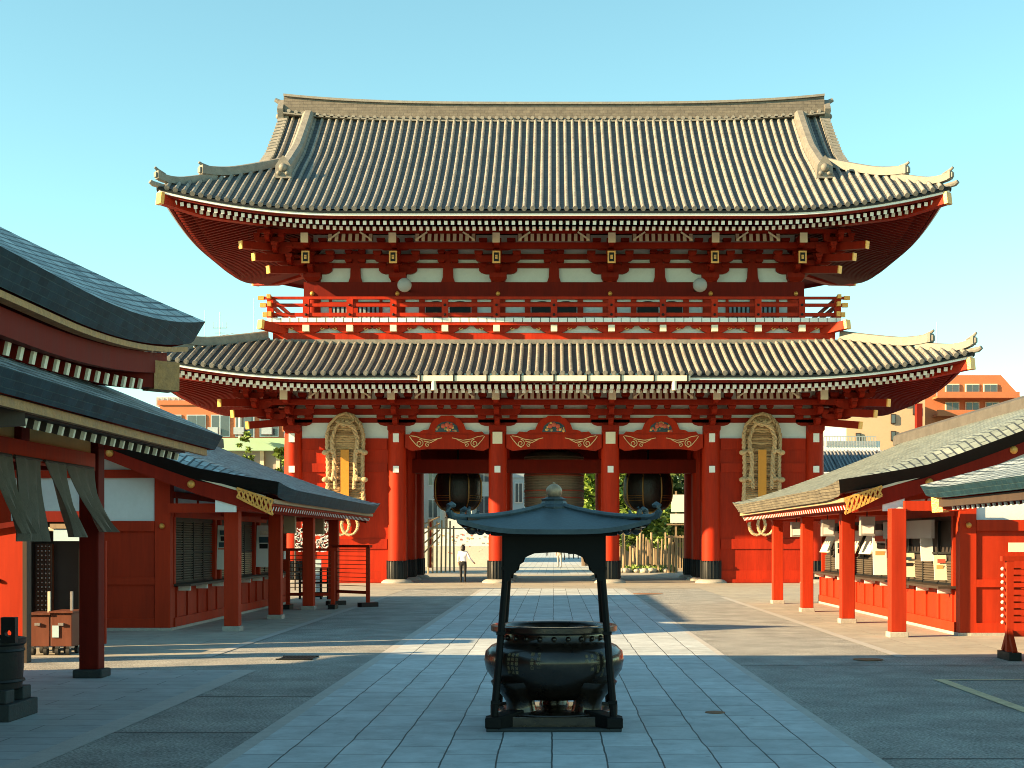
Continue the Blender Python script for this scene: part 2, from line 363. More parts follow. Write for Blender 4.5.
class Roof:
    """eave rectangle round (0, GY); profile p(s); corners turned up"""
    def __init__(s, hw, hd, z0, a, b, U, L): s.hw, s.hd, s.z0, s.a, s.b, s.U, s.L = hw, hd, z0, a, b, U, L
    def prof(s, t): return s.a * t + s.b * t * t
    def up(s, d, t): return s.U * max(0, 1 - max(0, d) / s.L) ** 2 * max(0, 1 - t / 5.5)
    def front(s, x, t):            # point on the front slope
        return (x, GY - s.hd + t, s.z0 + s.prof(t) + s.up(s.hw - t - abs(x), t))
    def side(s, y, t, sg):         # point on a side slope; y relative to GY
        return (sg * (s.hw - t), GY + y, s.z0 + s.prof(t) + s.up(s.hd - t - abs(y), t))

def rib(mb, pts, m, r=0.074, side=(1, 0, 0), n=5):
    pts = [Vector(p) for p in pts]; sd = Vector(side); V = []; Fc = []; k = n + 1
    for i, p in enumerate(pts):
        t = (pts[min(i + 1, len(pts) - 1)] - pts[max(i - 1, 0)]).normalized()
        u = sd.cross(t)
        if u.z < 0: u = -u
        for j in range(k):
            an = pi * j / n
            V.append(p + sd * r * math.cos(an) + u * (r * 1.5 * math.sin(an) + 0.01))
    for i in range(len(pts) - 1):
        for j in range(n): Fc.append((i * k + j, i * k + j + 1, (i + 1) * k + j + 1, (i + 1) * k + j))
    mb.add(V, Fc, m, True)
    # round end tile
    p = pts[0]; t = (pts[0] - pts[1]).normalized()
    u = sd.cross(t).normalized()
    N = 10; c = p + t * 0.03 + Vector((0, 0, 0.02))
    V = [c + sd * 0.1 * math.cos(2 * pi * j / N) + u * 0.1 * math.sin(2 * pi * j / N) for j in range(N)]
    V += [q - t * 0.08 for q in V]
    c2 = c + t * 0.012
    V += [c2 + sd * 0.055 * math.cos(2 * pi * j / N) + u * 0.055 * math.sin(2 * pi * j / N) for j in range(N)]
    mb.add(V, [tuple(range(N)), tuple(range(2 * N, 3 * N))] + [(j, (j + 1) % N, N + (j + 1) % N, N + j) for j in range(N)], M['ridgem'])

def tiled_slopes(rf, smax_f, smax_s, gable=None, name='roof'):
    """gable = half width of the main slope above the hips"""
    front = MB(); sides = []; back = MB()
    NX, NS = 64, 16
    def xlim(t):
        h = rf.hw - t
        if gable is not None and t > rf.hw - gable: h = gable
        return h
    ts = [smax_f * i / NS for i in range(NS + 1)]
    if gable is not None:
        ts = sorted(set(ts + [rf.hw - gable]))
    rows = [[rf.front(lerp(-xlim(t), xlim(t), j / NX), t) for j in range(NX + 1)] for t in ts]
    front.grid(rows, 'pan')
    back.grid([[(x, 2 * GY - y, z) for x, y, z in r] for r in rows], 'pan')
    n = int(rf.hw * 2 / 0.325)
    for i in range(n + 1):
        x = -rf.hw + 0.12 + (2 * rf.hw - 0.24) * i / n
        tm = rf.hw - abs(x)
        if gable is not None and abs(x) < gable: tm = smax_f
        tm = min(tm, smax_f)
        if tm < 0.15: continue
        k = max(2, int(tm / 0.6) + 1)
        rib(front, [rf.front(x, tm * q / k) for q in range(k + 1)], 'rib')
    for sg in (-1, 1):
        side = MB(); sides.append(side); NSs = 8
        srows = []
        for q in range(NSs + 1):
            t = smax_s * q / NSs; lim = rf.hd - t
            srows.append([rf.side(lerp(-lim, lim, j / 48), t, sg) for j in range(49)])
        side.grid(srows, 'panx')
        n = int(rf.hd * 2 / 0.325)
        for i in range(n + 1):
            y = -rf.hd + 0.12 + (2 * rf.hd - 0.24) * i / n
            tm = min(rf.hd - abs(y), smax_s)
            if tm < 0.15: continue
            k = max(2, int(tm / 0.6) + 1)
            rib(side, [rf.side(y, tm * q / k, sg) for q in range(k + 1)], 'ribx', side=(0, 1, 0))
    return front, sides, back

def eave_path(rf, which, inset, dz, n=60):
    """points along one eave at an inset from the tile edge"""
    pts = []
    if which == 'front' or which == 'back':
        h = rf.hw - inset
        for i in range(n + 1):
            x = lerp(-h, h, i / n); y = -(rf.hd - inset) * (1 if which == 'front' else -1)
            pts.append((x, GY + y, rf.z0 + dz + rf.up(h - abs(x), inset)))
    else:
        sg = -1 if which == 'left' else 1
        h = rf.hd - inset
        for i in range(n + 1):
            y = lerp(-h, h, i / n)
            pts.append((sg * (rf.hw - inset), GY + y, rf.z0 + dz + rf.up(h - abs(y), inset)))
    return pts

def make_eaves(rf, zr, rowsdef, wall_x, wall_y, slope, zf0, zf1):
    """white line, fascia, rafters in rows, soffit, hip rafters.  zr: height of first rafter row at s0"""
    edge = MB(); fas = MB(); raf = MB(); sof = MB(); hip = MB()
    for w in ('front', 'left', 'right', 'back'):
        edge.sweep(eave_path(rf, w, 0.10, -0.09), 0.16, 0.10, 'black')  # black strip drawn as the shadow line under the tile edge
        edge.sweep(eave_path(rf, w, 0.13, -0.19), 0.10, 0.085, 'white')
        fas.sweep(eave_path(rf, w, 0.24, (zf0 + zf1) / 2 - rf.z0), 0.12, zf1 - zf0, 'red_shade')
    def zraf(s, s0, z0): return z0 + slope * (s - s0)
    for k, (s0, z0, s1, sz) in enumerate(rowsdef):
        # front and back rafters
        n = int((rf.hw - s0) * 2 / 0.262)
        for i in range(n + 1):
            x = -(rf.hw - s0) + 0.2 + (2 * (rf.hw - s0) - 0.4) * i / n
            se = min(s1, rf.hw - abs(x))
            if se - s0 < 0.15: continue
            u0 = rf.up(rf.hw - s0 - abs(x), s0); u1 = rf.up(rf.hw - se - abs(x), se)
            a = (x, GY - rf.hd + s0, z0 + u0); b = (x, GY - rf.hd + se, zraf(se, s0, z0) + u1)
            raf.bar(a, b, sz, sz * 1.15, 'red_shade')
            d = (Vector(b) - Vector(a)).normalized()
            raf.bar(Vector(a) - d * 0.025, Vector(a) - d * 0.001, sz * 0.96, sz * 1.1, 'white')
        n = int((rf.hd - s0) * 2 / 0.262)
        for sg in (-1, 1):
            for i in range(n + 1):
                y = -(rf.hd - s0) + 0.2 + (2 * (rf.hd - s0) - 0.4) * i / n
                se = min(s1, rf.hd - abs(y))
                if se - s0 < 0.15: continue
                u0 = rf.up(rf.hd - s0 - abs(y), s0); u1 = rf.up(rf.hd - se - abs(y), se)
                a = (sg * (rf.hw - s0), GY + y, z0 + u0); b = (sg * (rf.hw - se), GY + y, zraf(se, s0, z0) + u1)
                raf.bar(a, b, sz, sz * 1.15, 'red_shade')
                d = (Vector(b) - Vector(a)).normalized()
                raf.bar(Vector(a) - d * 0.025, Vector(a) - d * 0.001, sz * 0.96, sz * 1.1, 'red_shade')
        # board carrying the row's tips
    s0, z0, s1, sz = rowsdef[-1]
    def soff(which):
        rows = []
        for q in range(9):
            s = lerp(0.2, s1, q / 8)
            row = []
            for j in range(41):
                if which in ('front', 'back'):
                    h = rf.hw - s; x = lerp(-h, h, j / 40)
                    y = -(rf.hd - s) * (1 if which == 'front' else -1)
                    row.append((x, GY + y, max(zraf(s, s0, z0), zf0 - 0.02 + slope * (s - 0.2) * 0.6) + 0.13 + rf.up(h - abs(x), s)))
                else:
                    sg = -1 if which == 'left' else 1
                    h = rf.hd - s; y = lerp(-h, h, j / 40)
                    row.append((sg * (rf.hw - s), GY + y, max(zraf(s, s0, z0), zf0 - 0.02 + slope * (s - 0.2) * 0.6) + 0.13 + rf.up(h - abs(y), s)))
            rows.append(row)
        sof.grid(rows, 'red_shade', True)
    for w in ('front', 'left', 'right', 'back'): soff(w)
    hips = []
    for sx in (-1, 1):
        for sy in (-1, 1):
            h = MB()
            zt = rf.z0 + (zf0 - rf.z0) - 0.14
            pts = []
            for q in range(9):
                s = lerp(0.12, s1, q / 8)
                pts.append((sx * (rf.hw - s), GY + sy * (rf.hd - s), max(zf0 - 0.12, zraf(s, s0, z0) - 0.05) + rf.up(0, s)))
            h.sweep(pts, 0.34, 0.42, 'red')
            hips.append((h, pts, sx, sy))
    return edge, fas, raf, sof, hips

def hip_ridge(rf, s_in, parent, sx, sy, split=0.42):
    """ridge over a hip in two stages, each ending in an upturned end tile"""
    def pt(s, dz): return Vector((sx * (rf.hw - s), GY + sy * (rf.hd - s), rf.z0 + rf.prof(s) + rf.up(0, s) + dz))
    h = MB()
    sm = s_in * split
    sec = lambda w, hh: [(-w / 2, -0.15), (w / 2, -0.15), (w / 2 * 0.85, hh * 0.8), (0.0, hh), (-w / 2 * 0.85, hh * 0.8)]
    N = 12
    p1 = []
    for q in range(N + 1):
        s = lerp(s_in, sm, q / N)
        p1.append(pt(s, 0.17 + 0.22 * max(0, (q / N - 0.6) / 0.4) ** 2))
    h.sweep(p1, 0, 0, 'ridgem', sec=sec(0.32, 0.22))
    p2 = []
    for q in range(N + 1):
        s = lerp(sm + 0.4, 0.12, q / N)
        p2.append(pt(s, 0.08 + 0.26 * max(0, (q / N - 0.55) / 0.45) ** 2))
    h.sweep(p2, 0, 0, 'ridgem', sec=sec(0.27, 0.16))
    o = h.build('hip_ridge', parent)
    for p, nx, r in ((p1, p1[-2], 0.15), (p2, p2[-2], 0.13)):
        e = MB(); d = (p[-1] - nx).normalized(); sd = Vector((-d.y, d.x, 0)).normalized()
        c = p[-1] + Vector((0, 0, 0.02))
        e.obox(c + d * 0.05, d * 0.06, sd * r, Vector((0, 0, r * 1.15)), 'ridgem')
        e.obox(c + d * 0.14 + Vector((0, 0, -0.02)), d * 0.05, sd * r * 0.6, Vector((0, 0, r * 0.7)), 'ridgem')
        e.tube([c + Vector((0, 0, r)) - d * 0.25, c + d * 0.06 + Vector((0, 0, r + 0.06)), c + d * 0.19 + Vector((0, 0, r + 0.13))], [0.055, 0.065, 0.05], 'ridgem', 8)
        e.build('ridge_end_tile', o)
    # corner eave tile
    e = MB(); c = pt(0.0, 0.0); d = Vector((sx, sy, 0)).normalized()
    e.tube([c - d * 0.5, c + d * 0.1 + Vector((0, 0, 0.05)), c + d * 0.22 + Vector((0, 0, 0.12))], [0.10, 0.11, 0.085], 'ridgem', 8)
    e.build('corner_tile', o)
    return o

def hip_ends(hips, parent):
    for h, pts, sx, sy in hips:
        o = h.build('hip_rafter', parent)
        e = MB(); a = Vector(pts[0]); b = Vector(pts[1]); d = (a - b).normalized()
        e.bar(a - d * 0.12, a + d * 0.03, 0.37, 0.45, 'gold'); e.build('gilded_end_cap', o)

# ---------------- lower roof
rl = Roof(16.0, 9.35, 8.10, 0.325, 0.016, 0.85, 7.2)
f_, s_, b_ = tiled_slopes(rl, 4.25, 4.25)
roof_l = f_.build('lower_roof', gate); roof_l['label'] = 'lower skirt roof of grey round tiles'
[q.build('side_slope', roof_l) for q in s_]; b_.build('rear_slope', roof_l)
for sx in (-1, 1):
    for sy in (-1, 1): hip_ridge(rl, 4.25, roof_l, sx, sy, 0.33)
edge, fas, raf, sof, hips = make_eaves(rl, 0, [(0.55, 7.66, 5.0, 0.145), (1.1, 7.56, 5.2, 0.145)], 10.85, 4, 0.22, 7.78, 7.955)
edge.build('eave_edge', roof_l); fas.build('fascia', roof_l)
raf.build('rafter_slats', roof_l); sof.build('soffit', roof_l); hip_ends(hips, roof_l)
# ---------------- upper roof
ru = Roof(15.25, 8.85, 14.45, 0.52, 0.0205, 0.90, 7.0)
GW = 12.05
f_, s_, b_ = tiled_slopes(ru, 8.85, 4.3, gable=GW)
roof_u = f_.build('upper_roof', gate); roof_u['label'] = 'great upper hip-and-gable roof of grey round tiles'
[q.build('side_slope', roof_u) for q in s_]; b_.build('rear_slope', roof_u)
for sx in (-1, 1):
    for sy in (-1, 1): hip_ridge(ru, 4.45, roof_u, sx, sy, 0.33)
edge, fas, raf, sof, hips = make_eaves(ru, 0, [(0.45, 14.02, 5.2, 0.135), (1.05, 13.93, 5.4, 0.135)], 10.1, 3.5, 0.24, 14.13, 14.345)
edge.build('eave_edge', roof_u); fas.build('fascia', roof_u)
raf.build('rafter_slats', roof_u); sof.build('soffit', roof_u); hip_ends(hips, roof_u)
# main ridge
zr = ru.z0 + ru.prof(8.85)
r = MB(); N = 40
pts = [(lerp(-11.95, 11.95, i / N), GY, zr + 0.02 + 0.36 * abs(lerp(-1, 1, i / N)) ** 3.5) for i in range(N + 1)]
r.sweep(pts, 0, 0, 'ridge', sec=[(-0.45, -0.45), (0.45, -0.45), (0.40, 0.36), (-0.40, 0.36)])
r.sweep([(x, y, z + 0.42) for x, y, z in pts], 0.98, 0.10, 'ridgem')
r.sweep([(x, y, z + 0.50) for x, y, z in pts], 0.34, 0.10, 'ridgem')
for i in range(75):
    x = lerp(-11.7, 11.7, i / 74); z = zr - 0.22 + 0.36 * abs(x / 11.95) ** 7
    for sy in (-1,):
        r.tube([(x, GY + sy * 0.40, z - 0.02), (x, GY + sy * 0.56, z - 0.02)], 0.085, 'ridgem', 8)
r.sweep([(x, y - 0.50, z - 0.40) for x, y, z in pts], 0.12, 0.06, 'ridgem')
rg = r.build('main_ridge', roof_u)
for sg in (-1, 1):
    e = MB(); zt = zr + 0.22
    e.prism([(GY - 0.62, zr - 0.85), (GY - 0.42, zr - 0.2), (GY - 0.62, zr + 0.15), (GY - 0.5, zt + 0.1), (GY - 0.25, zt + 0.35), (GY, zt + 0.5),
             (GY + 0.25, zt + 0.35), (GY + 0.5, zt + 0.1), (GY + 0.62, zr + 0.15), (GY + 0.42, zr - 0.2), (GY + 0.62, zr - 0.85)], 'yz', sg * 11.95, sg * 12.2, 'ridgem')
    for dz, dy in ((0.1, -0.25), (0.1, 0.25), (0.42, 0), (-0.3, -0.25), (-0.3, 0.25)):
        e.sphere((sg * 12.2, GY + dy, zr + dz - 0.2), 0.13, 'ridgem')
    e.tube([(sg * 11.8, GY, zt + 0.22), (sg * 12.1, GY, zt + 0.34), (sg * 12.4, GY, zt + 0.5)], [0.11, 0.12, 0.09], 'ridgem', 8)
    e.build('ridge_end_ornament', roof_u)
    # descending ridges and gable
    for sy in (-1, 1):
        k = MB(); xk = sg * 10.85; pts = []
        for q in range(15):
            t = lerp(8.35, 2.75, q / 14)
            x, y, z = ru.front(xk, t)
            y = y if sy < 0 else 2 * GY - y
            pts.append((xk, y, z + 0.28 + 0.12 * max(0, (q - 10) / 4) ** 2))
        k.sweep(pts, 0, 0, 'ridgem', sec=[(-0.26, -0.3), (0.26, -0.3), (0.24, 0.14), (0.12, 0.26), (-0.12, 0.26), (-0.24, 0.14)])
        o = k.build('descending_ridge', roof_u)
        e = MB(); p = Vector(pts[-1])
        e.prism([(p.x - 0.34, p.z - 0.42), (p.x + 0.34, p.z - 0.42), (p.x + 0.30, p.z + 0.1), (p.x + 0.12, p.z + 0.38), (p.x, p.z + 0.5), (p.x - 0.12, p.z + 0.38), (p.x - 0.30, p.z + 0.1)],
                'xz', p.y + sy * 0.02, p.y + sy * 0.22, 'ridgem')
        e.sphere((p.x, p.y + sy * 0.24, p.z), 0.17, 'ridgem'); e.sphere((p.x - 0.17, p.y + sy * 0.22, p.z - 0.22), 0.1, 'ridgem'); e.sphere((p.x + 0.17, p.y + sy * 0.22, p.z - 0.22), 0.1, 'ridgem')
        e.build('ridge_end_ornament', o)
        # verge tiles (short ribs pointing sideways)
        v = MB()
        for q in range(18):
            t = lerp(4.35, 8.6, q / 17); x, y, z = ru.front(GW, t); y = y if sy < 0 else 2 * GY - y
            v.tube([(sg * (GW - 0.3), y, z + 0.10), (sg * (GW + 0.14), y, z + 0.02)], 0.115, 'ridgem', 8)
        v.build('verge_ribs', roof_u)
    g = MB(); xg = sg * 11.25; poly = []
    for q in range(9):
        t = lerp(4.1, 8.85, q / 8); x, y, z = ru.front(0, t); poly.append((y, z - 0.12))
    poly2 = poly + [(2 * GY - y, z) for y, z in poly[::-1]]
    g.prism(poly2, 'yz', xg, xg + sg * 0.08, 'plaster')
    for q in range(-3, 4):
        yy = GY + q * 1.1; zz = ru.z0 + ru.prof(8.85 - abs(q) * 1.1) - 0.3
        g.box(xg + sg * 0.083, xg + sg * 0.16, yy - 0.14, yy + 0.14, ru.z0 + ru.prof(4.2), zz, 'red')
    g.build('gable_wall', roof_u)
    b = MB()
    for sy in (-1, 1):
        pts = []
        for q in range(11):
            t = lerp(3.2, 8.8, q / 10); x, y, z = ru.front(0, t); y = y if sy < 0 else 2 * GY - y; pts.append((sg * (GW - 0.12), y, z - 0.32))
        b.sweep(pts, 0.12, 0.45, 'red')
    b.build('bargeboard', roof_u)

# ---------------- bracket sets
def arm(mb, x, y, z, L, h=0.26, w=0.22, m='red_mid', axis='x'):
    poly = [(-L, h), (L, h), (L, h * 0.55), (L - 0.10, h * 0.2), (L - 0.26, 0), (-L + 0.26, 0), (-L + 0.10, h * 0.2), (-L, h * 0.55)]
    if axis == 'x': mb.prism([(x + a, z + b) for a, b in poly], 'xz', y - w / 2, y + w / 2, m)
    else: mb.prism([(y + a, z + b) for a, b in poly], 'yz', x - w / 2, x + w / 2, m)
def block(mb, x, y, z, s=0.17, h=0.2, m='red_mid'):
    V = [(x - s * .7, y - s * .7, z), (x + s * .7, y - s * .7, z), (x + s * .7, y + s * .7, z), (x - s * .7, y + s * .7, z)]
    for zz in (z + h * 0.45, z + h):
        V += [(x - s, y - s, zz), (x + s, y - s, zz), (x + s, y + s, zz), (x - s, y + s, zz)]
    Fc = [(0, 3, 2, 1), (8, 9, 10, 11)]
    for b in (0, 4):
        for j in range(4): Fc.append((b + j, b + (j + 1) % 4, b + 4 + (j + 1) % 4, b + 4 + j))
    mb.add(V, Fc, m)
def bracket(x, yw, z0, gold, parent, sy=-1, corner=0, step=0.55, rise=0.40):
    mb = MB()
    block(mb, x, yw, z0 - 0.02, 0.36, 0.36)
    for k in range(4):
        yk = yw + sy * step * k; zk = z0 + 0.32 + rise * k
        if k < 3:
            arm(mb, x, yk + 0.004 * k, zk, 0.80 + 0.16 * (k == 1) - 0.1 * (k == 2))
            for dx in (-0.66, 0, 0.66): block(mb, x + dx * (1.0 + 0.2 * (k == 1) - 0.12 * (k == 2)), yk, zk + 0.262)
        if k > 0:
            arm(mb, x, (yw + yk) / 2 , zk - rise + 0.01, step * k / 2 + 0.34, axis='y', w=0.20)
    o = mb.build('bracket', parent)
    # beam nose with painted end
    e = MB(); ye = yw + sy * (step * 3 + 0.45); zn = z0 + 0.32 + rise * 2.3
    e.box(x - 0.13, x + 0.13, yw, ye, zn, zn + 0.32, 'red_mid')
    e.box(x - 0.15, x + 0.15, ye + sy * 0.002, ye + sy * 0.07, zn - 0.03, zn + 0.36, 'cream')
    if gold:
        a = (x, yw, z0 + 0.95); b = (x, yw + sy * (step * 3 + 0.2), z0 + 0.66)
        e.bar(a, b, 0.24, 0.34, 'red_mid')
        e.box(x - 0.16, x + 0.16, b[1] + sy * 0.01, b[1] + sy * 0.06, b[2] - 0.24, b[2] + 0.26, 'goldpaint')
        e.box(x - 0.10, x + 0.10, b[1] + sy * 0.062, b[1] + sy * 0.075, b[2] - 0.17, b[2] + 0.19, 'black')
        e.lathe([(0.0, 0), (0.07, 0)], (x, b[1] + sy * 0.08, b[2]), 'goldpaint', 8)
        e.box(x - 0.05, x + 0.05, b[1] + sy * 0.077, b[1] + sy * 0.085, b[2] - 0.07, b[2] + 0.09, 'goldpaint')
    e.build('beam_nose', o)
    if corner:
        c = MB()
        for k, (ln, zz) in enumerate(((2.2, 0.20), (2.9, 0.62), (3.5, 1.02))):
            a = Vector((x, yw, z0 + zz + 0.30)); d = Vector((corner, sy, 0)).normalized()
            b = a + d * ln + Vector((0, 0, -0.28))
            c.bar(a, b, 0.22, 0.30, 'red_mid')
            dd = (b - a).normalized(); c.bar(b, b + dd * 0.05, 0.23, 0.31, 'gold')
            e_ = a.lerp(b, 0.62 if k else 0.5)
            arm(c, e_.x, e_.y, e_.z + 0.17, 0.62, h=0.22, w=0.18); arm(c, e_.x, e_.y + 0.005, e_.z + 0.172, 0.62, h=0.22, w=0.18, axis='y')
            for q_ in (-0.5, 0.0, 0.5): block(c, e_.x + q_, e_.y, e_.z + 0.392, 0.14, 0.16); block(c, e_.x, e_.y + q_ * 0.99, e_.z + 0.393, 0.139, 0.16)
            # side arms with their own ends
            for dv in (Vector((corner, 0, 0)),):
                b2 = a + dv * (0.7 + 0.55 * k); c.bar(a, b2, 0.2, 0.26, 'red_mid')
                for dx in (0.5, 1.0): block(c, x + corner * (dx + 0.3 * k), yw, z0 + zz + 0.42)
        c.build('corner_arm', o)
        s2 = MB()
        for k in range(3):
            xk = x + corner * step * k
            arm(s2, xk, yw, z0 + 0.32 + rise * k, 0.8, axis='y')
        for k in (1, 2, 3):
            arm(s2, x + corner * step * k / 2, yw + 0.01, z0 + 0.32 + rise * (k - 1) + 0.013, step * k / 2 + 0.3, axis='x', w=0.2)
        s2.build('side_arm', o)
    return o

def storey_brackets(xs, yw, z0, gold, slat_y, slat_z0, slat_z1, hx, purl_z):
    ymid = [59.0, 63.0, 67.0]
    for i, x in enumerate(xs):
        bracket(x, yw, z0, gold, gate, -1, corner=(-1 if i == 0 else 1 if i == 5 else 0))
    # intermediate posts on the mid of each bay
    mids = MB()
    pur = MB()
    for k, (dy, z, h) in enumerate(purl_z):
        pur.box(-hx - 0.55 * k - 0.35, hx + 0.55 * k + 0.35, yw - dy - 0.11, yw - dy + 0.11, z, z + h, 'red_mid')
        for sg in (-1, 1):
            pur.box(sg * (hx + dy) - 0.11, sg * (hx + dy) + 0.11, yw - dy - 0.3, 2 * GY - yw + dy + 0.3, z + 0.003, z + h - 0.003, 'red_mid')
    pur.build('purlin', gate)
    for i in range(5):
        sl = MB(); xa, xb = xs[i] + 0.95, xs[i + 1] - 0.95
        n = max(3, round((xb - xa) / 0.262))
        sl.obox(((xa + xb) / 2, slat_y + 0.10, (slat_z0 + slat_z1) / 2), ((xb - xa) / 2 + 0.1, 0, 0), (0, 0.01, 0), (0, 0.06, (slat_z1 - slat_z0) / 2), 'red_shade')
        for j in range(n + 1):
            x = lerp(xa, xb, j / n)
            sl.obox((x, slat_y + 0.05, (slat_z0 + slat_z1) / 2), (0.07, 0, 0), (0, 0.02, 0), (0, 0.06, (slat_z1 - slat_z0) / 2), 'cream')
        for x, sg in ((xa, 1), (xb, -1)):
            sl.bar((x - sg * 0.05, slat_y - 0.02, slat_z0 + 0.05), (x + sg * 0.42, slat_y - 0.05, slat_z1 + 0.04), 0.05, 0.06, 'cream')
        sl.build('cove_slats', gate)

storey_brackets(XS, 58.95, 6.22, False, 57.45, 7.53, 7.86, 10.85, [(0, 6.67, 0.20), (0.006, 7.0, 0.25), (1.25, 7.30, 0.21), (1.65, 7.87, 0.2)])
storey_brackets(XU, 59.42, 12.62, True, 57.75, 13.98, 14.30, 10.1, [(0, 13.2, 0.19), (0.006, 13.56, 0.21), (1.25, 13.75, 0.25), (1.6, 14.31, 0.15)])

# ---------------- columns
def lower_column(x, y, plates, big=False):
    mb = MB(); mb.lathe([(0.385, 0.14), (0.385, 4.5), (0.365, 6.45)], (x, y, 0), 'red', 28)
    c = mb.build('column', gate)
    b = MB(); b.lathe([(0.66, 0), (0.66, 0.05), (0.58, 0.12), (0.48, 0.16)], (x, y, 0), 'stone', 24); b.build('stone_base', c)
    s = MB(); s.lathe([(0.40, 0.16), (0.425, 0.18), (0.425, 0.88), (0.40, 0.92)], (x, y, 0), 'black', 28)
    for j in range(22):
        a = 2 * pi * j / 22; s.tube([(x + 0.425 * math.cos(a), y + 0.425 * math.sin(a), 0.2), (x + 0.425 * math.cos(a), y + 0.425 * math.sin(a), 0.94)], 0.022, 'black', 5)
    s.build('iron_sleeve', c)
    if plates:
        for z, h in ((4.72, 0.27), (6.02, 0.36)):
            p = MB(); w = 0.20 if (big and z > 6) else 0.12
            hh = h * (1.35 if big and z > 6 else 1)
            p.box(x - w, x + w, y - 0.455, y - 0.36, z - hh / 2, z + hh / 2, 'cream' if big and z > 6 else 'white'); p.build('nail_cover', c)
    return c
for y in (59.0, 63.0, 67.0):
    for i, x in enumerate(XS):
        lower_column(x, y, y < 60, i in (2, 3))
def upper_column(x, y):
    mb = MB(); mb.lathe([(0.31, 10.6), (0.31, 12.75)], (x, y, 0), 'red', 20); c = mb.build('upper_column', gate)
    k = MB(); k.sphere((x, y - 0.36, 12.08), 0.10, 'gold'); k.build('gilt_knob', c)
for y in (59.5, 63.0, 66.5):
    for i, x in enumerate(XU):
        if y > 59.6 and 0 < i < 5: continue
        upper_column(x, y)

# ---------------- lower walls and beams
for sg in (-1, 1):
    w = MB(); xa, xb = sg * 6.54, sg * 10.85
    w.box(xa, xb, 58.92, 59.08, 0.02, 6.02, 'red')                       # boarded front of the guardian rooms
    w.box(xa, xb, 66.92, 67.08, 0.02, 6.02, 'red')
    w.box(sg * 10.77, sg * 10.93, 59.1, 66.9, 0.02, 6.02, 'red')
    w.box(sg * 6.46, sg * 6.62, 59.1, 66.9, 0.02, 6.02, 'red')
    wall = w.build('boarded_wall', gate)
    xa, xb = sg * 6.94, sg * 10.45
    for z0, z1, pr in ((0.02, 0.16, 0.10), (0.16, 0.52, 0.05), (1.42, 1.84, 0.05), (4.62, 4.98, 0.06), (5.55, 6.02, 0.06)):
        t = MB(); t.box(xa, xb, 58.92 - pr, 58.917, z0, z1, 'red'); t.build('wall_rail', wall)
pl = MB(); pl.box(-10.85, 10.85, 58.96, 59.04, 6.022, 8.4, 'plaster')
for sg in (-1, 1): pl.box(sg * 10.81, sg * 10.89, 59.05, 66.95, 6.022, 8.4, 'plaster')
pl.build('plaster_band', gate)
